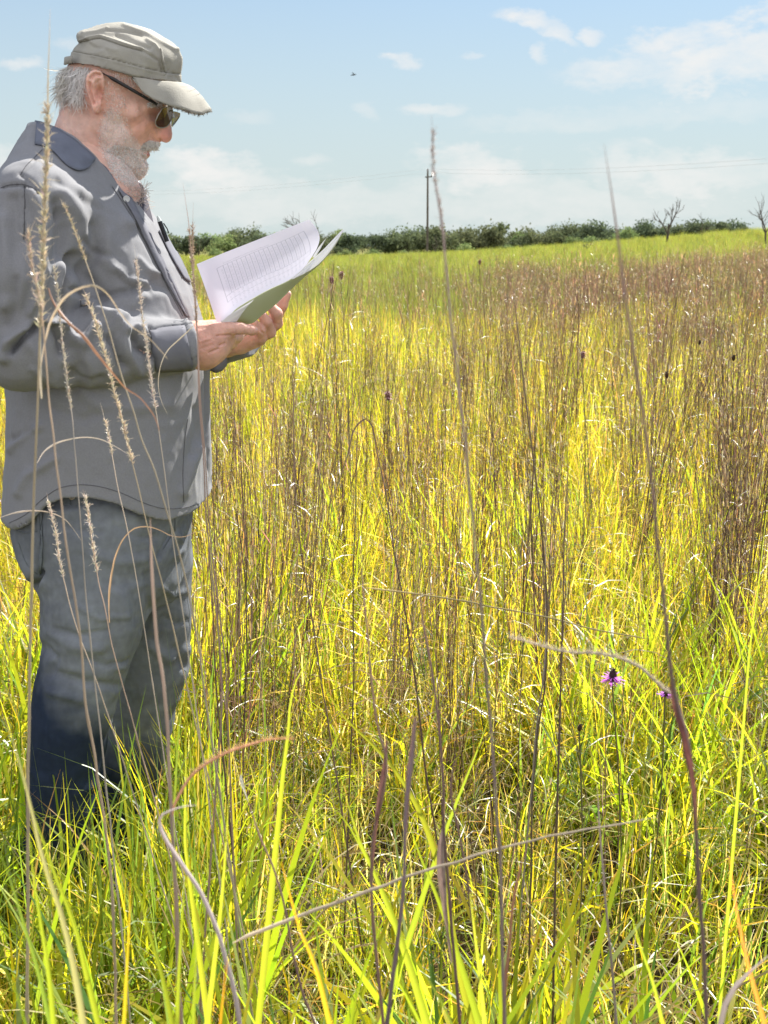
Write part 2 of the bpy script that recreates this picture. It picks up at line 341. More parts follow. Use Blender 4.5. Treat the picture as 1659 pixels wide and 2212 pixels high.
# ================================================================== SETTING
def gh(x, y):                          # ground height
    x = np.asarray(x, float); y = np.asarray(y, float)
    u = x / np.maximum(y, 5.0)
    g = np.interp(u, [-.35, -.2, -.04, .06, .15, .25, .308, .5, .9], [-.05, -.05, .05, .45, .95, 1.6, 2.05, 2.5, 2.7])
    s = np.clip((y - 12) / 80, 0, 1); s = s * s * (3 - 2 * s)
    f = 1 - .9 * np.clip((y - 105) / 120, 0, 1)
    q = np.clip((y - 70) / 150, 0, 1); q = q * q * (3 - 2 * q)
    n = .05 * np.sin(x * .9 + 1.3) * np.sin(y * .7) + .12 * np.sin(x * .13 + 2) * np.sin(y * .11 + 1)
    n = n * np.clip((y - 4) / 10, 0, 1) * np.clip(1.5 - y / 100, .3, 1)
    return g * s * f + n - q * np.clip(1.0 - u * 3, 0, 1.0) * .95
def build_ground():
    ys = np.r_[-6, -3, -1, np.arange(0, 12, .5), np.arange(12, 40, 1.5), np.arange(40, 130, 4), np.arange(130, 300, 12), 400, 700, 1200, 2200]
    us = np.linspace(-1, 1, 81)
    G = np.zeros((len(ys), len(us), 3))
    for i, y in enumerate(ys):
        hw = 14 + abs(y) * 1.3; x = us * hw; G[i, :, 0] = x; G[i, :, 1] = y; G[i, :, 2] = gh(x, np.full_like(x, y))
    m, nt, out = new_mat('soil'); b = N(nt, 'ShaderNodeBsdfPrincipled'); b.inputs['Roughness'].default_value = 1; b.inputs['Specular IOR Level'].default_value = .05; L(nt, b.outputs[0], out.inputs[0])
    tc = N(nt, 'ShaderNodeTexCoord'); n1 = N(nt, 'ShaderNodeTexNoise'); n1.inputs['Scale'].default_value = .35; n1.inputs['Detail'].default_value = 10; n1.inputs['Roughness'].default_value = .7; L(nt, tc.outputs['Object'], n1.inputs[0])
    cr = N(nt, 'ShaderNodeValToRGB'); L(nt, n1.outputs['Fac'], cr.inputs[0]); cr.color_ramp.elements[0].position = .35; cr.color_ramp.elements[0].color = (.12, .12, .03, 1)
    cr.color_ramp.elements[1].position = .65; cr.color_ramp.elements[1].color = (.2, .19, .07, 1)
    n2 = N(nt, 'ShaderNodeTexNoise'); n2.inputs['Scale'].default_value = 40; n2.inputs['Detail'].default_value = 6; L(nt, tc.outputs['Object'], n2.inputs[0])
    c2 = N(nt, 'ShaderNodeValToRGB'); L(nt, n2.outputs['Fac'], c2.inputs[0]); c2.color_ramp.elements[0].color = (.02, .016, .01, 1); c2.color_ramp.elements[1].color = (.075, .055, .03, 1)
    sp = N(nt, 'ShaderNodeSeparateXYZ'); L(nt, tc.outputs['Object'], sp.inputs[0])
    mr = N(nt, 'ShaderNodeMapRange'); L(nt, sp.outputs[1], mr.inputs[0]); mr.inputs[1].default_value = 8; mr.inputs[2].default_value = 50
    mx = N(nt, 'ShaderNodeMix', data_type='RGBA'); L(nt, mr.outputs[0], mx.inputs[0]); L(nt, c2.outputs[0], mx.inputs[6]); L(nt, cr.outputs[0], mx.inputs[7])
    L(nt, mx.outputs[2], b.inputs['Base Color'])
    mb = MB(); mb.grid(G); o = mb.build('ground', m); tag(o, kind='structure')
build_ground()

# ---- grass prototypes
protos = bpy.data.collections.new('grass_prototypes')
def blade(mb, base, h, width, az, lean, curl, col, tipcol=None, n=6, twist=0, wprof=None):
    t = np.linspace(0, 1, n); dr = np.array((math.cos(az), math.sin(az), 0)); side0 = np.array((-math.sin(az), math.cos(az), 0))
    ang = lean + curl * t**1.5
    dl = h / (n - 1); p = [np.array(base, float)]
    for k in range(1, n): p.append(p[-1] + dl * (dr * math.sin(ang[k]) + np.array((0, 0, 1)) * math.cos(ang[k])))
    p = np.array(p)
    if wprof is None: wprof = np.clip(1.25 * (1 - t**2.2), .03, 1) * np.clip(.55 + t * 2, 0, 1)
    tw = twist * t; nrm = np.stack([dr * math.cos(a) - np.array((0, 0, 1)) * math.sin(a) for a in ang])
    side = side0[None] * np.cos(tw)[:, None] + nrm * np.sin(tw)[:, None]
    c = np.array(col)[None] * np.ones((n, 1))
    if tipcol is not None: c = c * (1 - t[:, None]**2) + np.array(tipcol)[None] * t[:, None]**2
    mb.ribbon(p, width * wprof, side, c)
YG = [(.30, .335, .03), (.34, .345, .035), (.2, .25, .03), (.36, .32, .045), (.11, .145, .03), (.29, .35, .03)]
NG = [(.30, .35, .025), (.2, .26, .03), (.33, .37, .03), (.085, .13, .03), (.14, .19, .04), (.35, .36, .03)]
FG = [(.135, .18, .055), (.15, .185, .065), (.11, .155, .05), (.165, .165, .075), (.13, .175, .05)]
TAN = [(.4, .33, .16), (.32, .25, .12), (.48, .42, .26), (.36, .26, .1)]
BRN = [(.16, .105, .075), (.22, .15, .1), (.1, .075, .055), (.26, .2, .14)]
RED = [(.35, .205, .16), (.29, .17, .14), (.38, .25, .2), (.25, .18, .15)]
def jit(c, a=.15): return np.array(c) * (1 + a * rng.normal(size=1)) * (1 + .05 * rng.normal(size=3))
def proto(name, fn, mat='leaf'):
    mb = MB(); fn(mb); o = mb.build(name, M[mat], link=False); protos.objects.link(o); return o
def fine(n, hmin, hmax, wd, rad, tanf=.15, lean=.25, pal=None, curl=.9):
    pal = pal or YG
    def f(mb):
        for _ in range(n):
            r = rad * math.sqrt(rng.random()); a = rng.random() * 6.28; c = jit(pal[rng.integers(len(pal))] if rng.random() > tanf else TAN[rng.integers(4)])
            if rng.random() < .010: c = np.array((.45, .18, .05))
            blade(mb, (r * math.cos(a), r * math.sin(a), 0), rng.uniform(hmin, hmax), wd * rng.uniform(.7, 1.4), rng.random() * 6.28, abs(rng.normal()) * lean, rng.normal() * curl, c,
                  tipcol=c * np.array((1.3, 1.05, .9)) if rng.random() < .5 else None, twist=rng.normal() * 1.2)
    return f
def broad(n, hmin, hmax, wd, rad):
    def f(mb):
        for _ in range(n):
            r = rad * math.sqrt(rng.random()); a = rng.random() * 6.28; c = jit([(.34, .40, .03), (.39, .42, .035), (.26, .34, .035), (.11, .19, .06), (.28, .39, .035)][rng.integers(5)], .1)
            if rng.random() < .2: c = jit((.3, .36, .2))
            blade(mb, (r * math.cos(a), r * math.sin(a), 0), rng.uniform(hmin, hmax), wd * rng.uniform(.6, 1.25), a + rng.normal() * .7, abs(rng.normal()) * .3 + .06, abs(rng.normal()) * .95, c,
                  tipcol=(.4, .28, .04) if rng.random() < .3 else None, n=10, twist=rng.normal() * .9)
    return f
def stems(n, hmin, hmax, rad, cols, wd=.0022, leaves=3, seed=True):
    def f(mb):
        for _ in range(n):
            r = rad * math.sqrt(rng.random()); a = rng.random() * 6.28; h = rng.uniform(hmin, hmax); c = jit(cols[rng.integers(len(cols))])
            la = rng.normal() * .07; lb = rng.normal() * .07; t = np.linspace(0, 1, 8)[:, None]
            b = np.array((r * math.cos(a), r * math.sin(a), 0))
            pts = b + np.hstack((la * h * t + .03 * rng.normal() * t**3, lb * h * t + .03 * rng.normal() * t**3, h * t))
            mb.tube(pts, wd * (1 - .75 * t[:, 0]) * .5 + .0003, c, 3)
            for _k in range(leaves):
                q = rng.uniform(.15, .95); pb = b + np.array((la * h * q, lb * h * q, h * q)); cc = jit(c * np.array((1.25, 1.25, 1.1)) if rng.random() < .6 else TAN[rng.integers(4)])
                blade(mb, pb, rng.uniform(.05, .2) * (1.2 - q * .6), wd * .9, rng.random() * 6.28, rng.uniform(.15, .6), rng.normal() * 1.2, cc, n=5, twist=rng.normal())
            if seed:
                for _k in range(6):
                    q = rng.uniform(.7, 1.0); pb = b + np.array((la * h * q, lb * h * q, h * q))
                    blade(mb, pb, rng.uniform(.015, .035), wd * 1.1, rng.random() * 6.28, rng.uniform(.1, .5), 0, jit(TAN[rng.integers(4)]), n=3)
    return f
def curls(n, rad):
    def f(mb):
        for _ in range(n):
            r = rad * math.sqrt(rng.random()); a = rng.random() * 6.28; c = jit(TAN[rng.integers(4)])
            blade(mb, (r * math.cos(a), r * math.sin(a), rng.uniform(0, .1)), rng.uniform(.15, .5), rng.uniform(.0015, .004), rng.random() * 6.28, rng.uniform(.1, .8), rng.uniform(.8, 2.6), c, n=9, twist=rng.normal() * 2)
    return f
def forb(mb):
    for _ in range(5):
        h = rng.uniform(.2, .35); la, lb = rng.normal(size=2) * .25; c = jit((.1, .17, .05))
        for k in range(26):
            q = .2 + .8 * k / 26; pb = np.array((la * h * q, lb * h * q, h * q))
            blade(mb, pb, rng.uniform(.03, .06), .0022, rng.random() * 6.28, rng.uniform(.6, 1.2), 0, c, n=3)
        mb.tube(np.array([(0, 0, 0), (la * h * .5, lb * h * .5, h * .5), (la * h, lb * h, h)]), .001, c, 3)
plist = [('a_fine1', fine(40, .16, .42, .0034, .07)), ('b_fine2', fine(40, .2, .5, .0032, .08, .18)), ('c_short', fine(46, .1, .28, .0034, .09, .22, .5)),
         ('d_broad1', broad(9, .42, .8, .012, .05)), ('e_broad2', broad(8, .3, .62, .0115, .05)), ('f_curl', curls(16, .1)), ('g_forb', forb),
         ('h_stems1', stems(4, .8, 1.25, .05, BRN, .0036)), ('i_stems2', stems(2, .6, 1.1, .04, BRN + TAN[:1], .0032)), ('j_red', stems(7, .75, 1.15, .07, RED + BRN[:2], .003, 6)),
         ('k_far', fine(60, .45, .95, .009, .25, .06, .2, FG)), ('l_farpale', fine(60, .5, .95, .008, .25, .22, .2, FG)), ('m_farred', stems(13, .6, 1.15, .22, RED, .008, 4)),
         ('n_near1', fine(34, .14, .40, .0046, .07, .12, .3, NG, 1.3)), ('o_near2', fine(44, .1, .32, .0038, .09, .2, .55, NG, 1.5)), ('p_tall', fine(34, .38, .7, .0052, .07, .1, .22, NG, .9)), ('r_cluster', stems(16, .75, 1.2, .035, BRN + RED, .0027, 2)), ('s_broad3', broad(7, .2, .48, .014, .05)), ('q_mid', fine(40, .2, .48, .0038, .08, .18, .3, YG, 1.2))]
plist.sort(key=lambda t: t[0])
PI_ = {n[2:]: i for i, (n, f) in enumerate(plist)}
for n, f in plist: proto(n, f, 'drygrass' if n[2:] in ('stems1', 'stems2', 'red', 'farred', 'cluster', 'curl') else 'leaf')

def gn_scatter(name, pts, rot, scl, idx, label, **kw):
    me = bpy.data.meshes.new(name); me.vertices.add(len(pts)); me.vertices.foreach_set('co', np.asarray(pts, np.float32).ravel())
    a = me.attributes.new('rot', 'FLOAT_VECTOR', 'POINT'); a.data.foreach_set('vector', np.asarray(rot, np.float32).ravel())
    a = me.attributes.new('scl', 'FLOAT_VECTOR', 'POINT'); a.data.foreach_set('vector', np.asarray(scl, np.float32).ravel())
    a = me.attributes.new('idx', 'INT', 'POINT'); a.data.foreach_set('value', np.asarray(idx, np.int32))
    o = bpy.data.objects.new(name, me); sc.collection.objects.link(o)
    g = bpy.data.node_groups.new(name + '_nodes', 'GeometryNodeTree')
    g.interface.new_socket('Geometry', in_out='INPUT', socket_type='NodeSocketGeometry'); g.interface.new_socket('Geometry', in_out='OUTPUT', socket_type='NodeSocketGeometry')
    gi = g.nodes.new('NodeGroupInput'); go = g.nodes.new('NodeGroupOutput')
    ci = g.nodes.new('GeometryNodeCollectionInfo'); ci.inputs['Collection'].default_value = protos; ci.inputs['Separate Children'].default_value = True; ci.inputs['Reset Children'].default_value = True
    ip = g.nodes.new('GeometryNodeInstanceOnPoints'); ip.inputs['Pick Instance'].default_value = True
    def na(nm, dt):
        n = g.nodes.new('GeometryNodeInputNamedAttribute'); n.data_type = dt; n.inputs['Name'].default_value = nm; return n.outputs['Attribute']
    e2r = g.nodes.new('FunctionNodeEulerToRotation'); g.links.new(na('rot', 'FLOAT_VECTOR'), e2r.inputs[0])
    g.links.new(gi.outputs[0], ip.inputs['Points']); g.links.new(ci.outputs[0], ip.inputs['Instance']); g.links.new(na('idx', 'INT'), ip.inputs['Instance Index'])
    g.links.new(e2r.outputs[0], ip.inputs['Rotation']); g.links.new(na('scl', 'FLOAT_VECTOR'), ip.inputs['Scale']); g.links.new(ip.outputs[0], go.inputs[0])
    md = o.modifiers.new('scatter', 'NODES'); md.node_group = g
    return tag(o, label, kw.get('cat', 'grass'), kind='stuff')
def noise2(x, y, s, seed=0): return vnoise(np.stack((x * s, y * s, np.zeros_like(x) + seed * 3.7), 1), seed)
MAN_XY = P(210, 1930, 2.30)[:2]
def zone(y0, y1, dens, umax=.42, pad=.5):
    area = umax * (y1**2 - y0**2) + 2 * pad * (y1 - y0); n = int(area * dens)
    y = np.sqrt(rng.random(n) * (y1**2 - y0**2) + y0**2); x = (rng.random(n) * 2 - 1) * (umax * y + pad); return x, y
def scatter_zone(specs):
    PT, RT, SC, ID = [], [], [], []
    for (y0, y1, dens, names, wts, smin_, smax_, mode) in specs:
        x, y = zone(y0, y1, dens); n = len(x); keep = np.ones(n, bool); u = x / y
        dm = np.hypot(x - MAN_XY[0] - .05, (y - MAN_XY[1])); keep &= dm > .17
        ids = np.array([PI_[k] for k in names])[rng.choice(len(names), n, p=np.array(wts) / sum(wts))]
        s = rng.uniform(smin_, smax_, n) * (1 + .25 * noise2(x, y, .9, 3))
        if mode == 'stem':
            pn = noise2(x, y, .75, 5) * .6 + noise2(x, y, 2.3, 6) * .5
            keep &= pn > -.1 - .25 * (u > .05)
            shade = (u < -.14) & (y < 2.6); keep &= ~shade
            s = s * np.clip(.7 + .1 * y, .8, 1.0)
        if mode == 'red':
            pn = noise2(x, y, .28, 8); keep &= (u > .06 + .05 * pn) & (pn + noise2(x, y, 1.1, 18) * .7 + 1.6 * np.clip(u - .1, -1, .22) + (u > .2) * .15 > .12)
        if mode == 'edge': keep &= (u > .26 + .05 * noise2(x, y, 1.2, 22)) & (y > 2.8)
        if mode == 'legs': keep &= (u < -.12) & (x > -1.2) & (dm > .12)
        if mode == 'broad':
            pn = noise2(x, y, 1.1, 9); keep &= (pn > -.05) | ((y < 1.6)); keep &= ~((u < -.16) & (y > 1.9) & (y < 2.2) & (rng.random(n) < .5))
        z = gh(x, y)
        PT.append(np.stack((x, y, z), 1)[keep]); RT.append(np.stack((rng.normal(size=n) * .1, rng.normal(size=n) * .1, rng.random(n) * 6.28), 1)[keep])
        sv = np.stack((s, s, s * rng.uniform(.85, 1.15, n)), 1); SC.append(sv[keep]); ID.append(ids[keep])
    return np.concatenate(PT), np.concatenate(RT), np.concatenate(SC), np.concatenate(ID)
gn_scatter('meadow_grass', *scatter_zone([
    (.55, 3.4, 118, ['near1', 'near2', 'curl', 'forb'], [5, 5, 2.6, .8], .75, 1.1, ''),
    (2.6, 7, 78, ['mid', 'short', 'curl', 'near2'], [6, 3, 2.6, 1.5], .85, 1.2, ''),
    (7, 16, 34, ['fine1', 'curl', 'short', 'mid', 'fine2'], [2, 1.5, 1, 2, 2], 1.1, 1.5, ''),
    (12, 40, 9, ['far', 'farpale'], [5, 2], .45, .68, ''),
    (40, 120, 2.2, ['far', 'farpale'], [3, 2], .55, .8, ''),
    (100, 240, .5, ['farpale', 'far'], [3, 2], .7, .9, '')]),
    label='yellow-green prairie grass covering the whole field')
gn_scatter('broad_leaf_grass', *scatter_zone([
    (.75, 3.2, 185, ['broad1', 'broad2', 'broad3'], [1, 1.5, 1.5], .65, 1.0, 'broad'), (3, 6, 20, ['broad1', 'broad2'], [1, 1], .6, .85, 'broad')]),
    label='broad bright green grass blades growing through the near meadow')
gn_scatter('leg_high_grass', *scatter_zone([(1.5, 2.3, 85, ['tall', 'broad2', 'curl'], [6, 3, .6], .75, 1.15, 'legs')]), label='shaded green grass growing in front of the trouser legs')
CL = [(1128, 3.3), (1172, 3.9), (470, 2.5), (498, 2.8), (520, 3.1), (545, 3.6), (640, 3.3), (655, 4.2), (905, 4.4), (872, 5.0), (1015, 8), (1012, 7.4), (1150, 6.2), (1152, 6.6), (1240, 7), (700, 5.2), (1215, 3.0), (960, 3.4), (850, 3.0), (1400, 4.4),
      (1600, 3.4), (1620, 3.8), (1640, 3.2), (1655, 3.6), (1632, 4.4), (1610, 4.8), (1650, 4.9), (1590, 5.4), (1560, 6.0), (1645, 6.2), (1500, 7.5), (1530, 8.2), (1380, 8.5), (1330, 9.5)]
def with_clumps(z):
    n = len(CL); x = np.array([(a - 829.5) / FPX * y for a, y in CL]); y = np.array([c[1] for c in CL]); s = rng.uniform(.8, 1.0, n)
    return (np.concatenate((z[0], np.stack((x, y, gh(x, y)), 1))), np.concatenate((z[1], np.stack((rng.normal(size=n) * .06, rng.normal(size=n) * .06, rng.random(n) * 6.28), 1))),
            np.concatenate((z[2], np.stack((s * 1.2, s * 1.2, s), 1))), np.concatenate((z[3], np.full(n, PI_['cluster']))))
gn_scatter('dry_stem_grass', *with_clumps(scatter_zone([
    (1.5, 4.5, 20, ['stems1', 'stems2'], [1, 1], .65, .95, 'stem'), (2.0, 10, 2.6, ['cluster'], [1], .65, 1.0, 'stem'), (2.6, 7, 14, ['cluster', 'stems1', 'curl'], [1.5, 2, 3], .7, .95, 'edge'), (4.5, 11, 9, ['stems1', 'stems2'], [1, 1], .7, .95, 'stem'), (11, 30, 3, ['stems1', 'farred'], [3, 1], .75, .95, 'stem')])),
    label='thin dry brown grass stems standing above the meadow')
gn_scatter('red_bluestem_grass', *scatter_zone([
    (5, 14, 9, ['red'], [1], .75, 1.05, 'red'), (13, 38, 2.8, ['farred'], [1], .75, .95, 'red')]),
    label='reddish brown bluestem grass patch on the right of the field')
# ================================================================== THE MAN
az = ray(240, 900); BD = 2.38
nB = np.array((az[0], az[1], 0.0)); nB /= np.linalg.norm(nB)
B = Frame(np.array((0, 0, CAM_H)) + nB * BD, nB)          # vertical plane through his body
def bl(px, py, dep=0.0): return B.loc(px, py, dep)
FACE_YAW = R(17)                                          # torso turned a little towards the camera
def loft_sdf(X, Y, Z, rows, yaw, power=2.2):
    """rows: (z, a centre, d centre, semi x, semi y) from top to bottom"""
    r = np.array(sorted(rows)); zz = Z.ravel()
    I = [np.interp(zz, r[:, 0], r[:, k]).astype(np.float32).reshape(Z.shape) for k in range(1, 5)]
    c, s_ = math.cos(yaw), math.sin(yaw); dx = X - I[0]; dy = Y - I[1]
    p = dx * c - dy * s_; q = dx * s_ + dy * c
    rr = (np.abs(p / I[2])**power + np.abs(q / I[3])**power)**(1 / power)
    d = (rr - 1) * np.minimum(I[2], I[3])
    zt, zb = r[-1, 0], r[0, 0]
    return np.maximum(d, np.maximum(Z - zt, zb - Z))
def rows_px(tab, yaw, dep=0.0):
    out = []
    for (y, xl, xr, bw, *dd) in tab:
        d0 = dd[0] if dd else dep
        l, r_ = bl(xl, y, d0), bl(xr, y, d0); E = (r_[0] - l[0]) / 2; c, s_ = math.cos(yaw), math.sin(yaw)
        a = math.sqrt(max(E * E - (bw * s_)**2, 1e-4)) / c
        out.append(((l[2] + r_[2]) / 2, (l[0] + r_[0]) / 2, d0, a, bw))
    return out
person = None
# ------------------------------ shirt
def build_shirt():
    h = .0045
    lo = np.array((bl(-70, 1150)[0], -.34, bl(240, 1150)[2] - .02)); hi = np.array((bl(590, 300)[0], .34, bl(240, 262)[2]))
    X, Y, Z = grid3(lo, hi, h)
    tab = [(285, 78, 205, .075), (310, 70, 215, .10), (340, 48, 232, .135), (375, 25, 262, .17), (410, 12, 290, .185), (480, 2, 346, .195), (580, 0, 398, .2), (640, 3, 421, .2),
           (700, 6, 438, .2), (800, 12, 450, .2), (860, 20, 449, .205), (930, 18, 450, .21), (1000, 14, 453, .215), (1080, 14, 455, .22), (1160, 14, 455, .225)]
    T = loft_sdf(X, Y, Z, rows_px(tab, FACE_YAW), FACE_YAW, 2.3)
    # shoulders
    sh = rcone(X, Y, Z, bl(150, 372, 0), bl(86, 455, -.165), .085, .082); T = smin(T, sh, .05)
    sh = rcone(X, Y, Z, bl(165, 372, 0), bl(235, 440, .165), .085, .078); T = smin(T, sh, .05)
    E1, W1, S1 = bl(52, 757, -.215), bl(425, 745, -.175), bl(82, 455, -.19)
    mid = S1 * .5 + E1 * .5 + np.array((-.008, -.01, 0)); f1 = E1 * .55 + W1 * .45 + np.array((0, 0, -.002))
    A = smin(rcone(X, Y, Z, S1, mid, .083, .082), rcone(X, Y, Z, mid, E1, .082, .07), .03)
    Fo = smin(rcone(X, Y, Z, E1, f1, .066, .063), rcone(X, Y, Z, f1, W1, .062, .045), .03)
    A = smin(A, Fo, .02)
    S2, E2, W2 = bl(235, 450, .19), bl(300, 775, .22), bl(536, 724, .0)
    A2 = smin(rcone(X, Y, Z, S2, E2, .078, .06), rcone(X, Y, Z, E2, W2, .058, .043), .03)
    # sleeve ends: cut at the cuffs and hollow
    d1 = (W1 - f1) / np.linalg.norm(W1 - f1); c1 = W1 - d1 * .008; d2 = (W2 - E2) / np.linalg.norm(W2 - E2)
    def pl(c, d): return (X - c[0]) * d[0] + (Y - c[1]) * d[1] + (Z - c[2]) * d[2]
    A = np.maximum(A, pl(c1, d1)); A = np.maximum(A, -np.maximum(A + .006, -.05 - pl(c1, d1)))
    A2 = np.maximum(A2, pl(W2, d2)); A2 = np.maximum(A2, -np.maximum(A2 + .006, -.05 - pl(W2, d2)))
    # hem: shirt-tail curve, front and back tails, raised at the hips
    hx = np.array([-20, 12, 32, 60, 85, 110, 140, 170, 200, 230, 262, 290, 320, 350, 400, 440, 470, 520]); hy = np.array([1142, 1140, 1138, 1122, 1095, 1072, 1059, 1055, 1056, 1062, 1073, 1085, 1098, 1107, 1106, 1094, 1082, 1080])
    ha = [bl(x, y, -.12)[0] for x, y in zip(hx, hy)]; hz = [bl(x, y, -.12)[2] for x, y in zip(hx, hy)]
    hem = np.interp(X.ravel(), ha, hz).astype(np.float32).reshape(X.shape)
    T = np.maximum(T, hem - Z)
    T = np.maximum(T, -np.maximum(T + .007, Z - (bl(240, 960)[2])))
    # neckline
    nx_ = [60, 100, 130, 160, 205, 242, 262, 285]; ny_ = [266, 276, 292, 308, 350, 396, 416, 436]
    nk = np.interp(X.ravel(), [bl(x, y)[0] for x, y in zip(nx_, ny_)], [bl(x, y)[2] for x, y in zip(nx_, ny_)], right=1).astype(np.float32).reshape(X.shape)
    T = np.maximum(T, Z - nk)
    # neck opening
    neck = rcone(X, Y, Z, bl(215, 395, 0), bl(150, 230, 0), .062, .066); T = np.maximum(T, -neck)
    D = smin(T, A, .012); D = smin(D, A2, .012)
    V, F = surface_nets(D, lo, h); V = B.world(V)
    nz = lambda s, sd: vnoise(V * s, sd)
    Nn = normals(V, F)
    pp = w2p(V)
    V = V + Nn * (nz(7, 1) * .004 + (.5 - np.abs(nz(np.array((16, 16, 9.)), 2))) * .0035 + (.5 - np.abs(nz(38, 3))) * .002 + (.5 - np.abs(nz(np.array((60, 60, 26.)), 5))) * .0012)[:, None]
    # traced folds: (polyline, width px, height m)
    S_ = [([cB(560, 1130), cB(500, 1350), cB(470, 1560)], 9, -.024), ([cB(470, 1180), cB(440, 1400), cB(450, 1600)], 10, .008),
          ([cB(780, 1440), cB(900, 1410), cB(1040, 1380)], 8, -.008), ([cB(560, 1200), cB(700, 1330), cB(780, 1440)], 12, -.008), ([cB(620, 1470), cB(760, 1560), cB(880, 1600)], 16, .008),
          ([cB(430, 720), cB(480, 900), cB(470, 1150)], 12, -.009), ([cB(500, 640), cB(620, 850), cB(650, 1080)], 16, .006), ([cB(600, 640), cB(760, 780), cB(980, 880)], 14, .005),
          ([cB(700, 900), cB(720, 1100), cB(660, 1200)], 14, -.006), ([cB(820, 950), cB(800, 1150), cB(900, 1250)], 14, .005),
          ([cB(440, 560), cB(620, 700), cB(900, 850)], 10, -.004),
          ([cB(80, 1850), cB(180, 1740), cB(290, 1660)], 7, -.016), ([cB(30, 1900), cB(60, 1780), cB(200, 1670)], 10, .01), ([cB(340, 1600), cB(430, 1620), cB(470, 1680)], 8, .014),
          ([cB(430, 1650), cB(460, 1740), cB(470, 1850)], 9, -.012), ([cB(470, 1660), cB(560, 1750), cB(640, 1790)], 10, .012), ([cB(660, 1740), cB(720, 1660), cB(800, 1700)], 9, .012),
          ([cB(800, 1690), cB(870, 1800), cB(930, 1960)], 9, -.013), ([cB(880, 1640), cB(960, 1700), cB(1010, 1690)], 8, .011), ([cB(1010, 1700), cB(1050, 1820), cB(1150, 1900)], 8, -.013),
          ([cB(940, 1720), cB(960, 1850), cB(1060, 2000)], 10, .007), ([cB(640, 1850), cB(700, 2000), cB(690, 2080)], 12, .005), ([cB(530, 1830), cB(590, 1960), cB(560, 2060)], 12, -.005),
          ([cB(200, 1760), cB(300, 1900), cB(420, 2060)], 14, .005), ([cB(100, 700), cB(120, 1000), cB(60, 1400)], 16, -.006), ([cB(240, 650), cB(330, 900), cB(330, 1200)], 14, .006),
          ([cB(30, 850), cB(70, 1200), cB(40, 1500)], 14, .006), ([cB(200, 1000), cB(260, 1300), cB(180, 1550)], 14, -.005),
          # yoke and armhole seams
          ([cB(10, 600), cB(90, 585), cB(180, 580), cB(260, 610), cB(300, 650)], 3.5, -.005), ([cB(180, 585), cB(185, 800), cB(175, 1000)], 3, -.004), ([cB(160, 500), cB(210, 545), cB(300, 640)], 3, -.004), ([cB(160, 510), cB(330, 320)], 3, -.003),
          ([c4(60, 300), c4(150, 210), c4(250, 160)], 8, .005), ([c4(80, 240), c4(180, 190)], 7, -.005), ([c4(110, 560), c4(160, 460), c4(330, 360)], 9, .005), ([c4(1150, 330), c4(1190, 180), c4(1180, 60)], 9, -.004), ([c4(1100, 560), c4(1190, 300)], 12, .005),
          ([c4(500, -40), c4(620, 60), c4(1000, 30)], 14, .004), ([c4(300, 60), c4(500, 120), c4(700, 60)], 12, -.003),
          # lit creases of the chest
          ([cB(1050, 1150), cB(1120, 1230), cB(1200, 1260)], 7, .004), ([cB(1180, 1320), cB(1230, 1360), cB(1150, 1400)], 12, -.006), ([cB(1000, 1500), cB(1060, 1440), cB(1200, 1400)], 10, .004),
          # cuff
          ([cB(1130, 1660), cB(1150, 1800), cB(1190, 2010)], 3, -.005), ([cB(1140, 1690), cB(1250, 1660), cB(1400, 1650)], 3, -.003), ([cB(1040, 1670), cB(1100, 1700), cB(1130, 1740)], 7, .007)]
    S_ = [(a_, b_, c_ * 1.55) for a_, b_, c_ in S_]
    S_ += [([cB(560, 1380), cB(640, 1440), cB(760, 1470)], 6, -.009), ([cB(700, 1560), cB(820, 1600), cB(960, 1590)], 6, .008), ([cB(860, 1220), cB(960, 1300), cB(1100, 1330)], 6, .006), ([cB(880, 1260), cB(980, 1345), cB(1110, 1370)], 6, -.006), ([cB(620, 1000), cB(690, 1080), cB(800, 1120)], 6, -.007), ([cB(440, 800), cB(430, 1000), cB(400, 1150)], 6, -.007), ([cB(350, 1250), cB(300, 1420), cB(220, 1560)], 7, .008), ([cB(120, 1300), cB(110, 1500), cB(60, 1650)], 8, -.006), ([cB(500, 1980), cB(600, 2060), cB(760, 2050)], 7, -.006), ([cB(250, 1980), cB(380, 2080), cB(560, 2100)], 7, .006), ([cB(1080, 1780), cB(1100, 1880), cB(1130, 1980)], 5, -.006)]
    # front placket: a step along its edge and a dark gap beside it
    gap = [cB(1040, 800), cB(1100, 930), cB(1180, 1080), cB(1250, 1230), cB(1330, 1400), cB(1380, 1500), cB(1440, 1620)]
    S_ += [(gap, 3.2, -.012)]
    pk = [(x - 6, y + 2) for x, y in gap]; S_ += [(pk, 5, .005)]
    low = [(446, 800), (447, 900), (452, 1000), (462, 1078)]; S_ += [(low, 3.5, -.012)]
    S_ += [([cB(850, 600), cB(1000, 820), cB(1130, 1090), cB(1290, 1400), cB(1400, 1590)], 2.6, -.003)]
    V = folds(V, F, S_)
    m = pbr('grey_shirt_cloth', (.226, .226, .238), .85, noise=420, amount=.08, bump=.05, bscale=700, spec=.12, sheen=.1)
    o = mk('shirt', V, F, m); return o
M['shirt'] = None
shirt = build_shirt(); M['shirt'] = shirt.data.materials[0]
def bvh_of(o): return BVHTree.FromPolygons([v.co for v in o.data.vertices], [tuple(p.vertices) for p in o.data.polygons])
SH_BVH = bvh_of(shirt)
def on_surface(bvh, px, py, off=.002):
    d = ray(px, py); d = d / np.linalg.norm(d); hit = bvh.ray_cast(Vector(CAM), Vector(d))
    if hit[0] is None: return None
    n = hit[1] if hit[1].dot(Vector(d)) < 0 else -hit[1]
    return np.array(hit[0] + n * off)
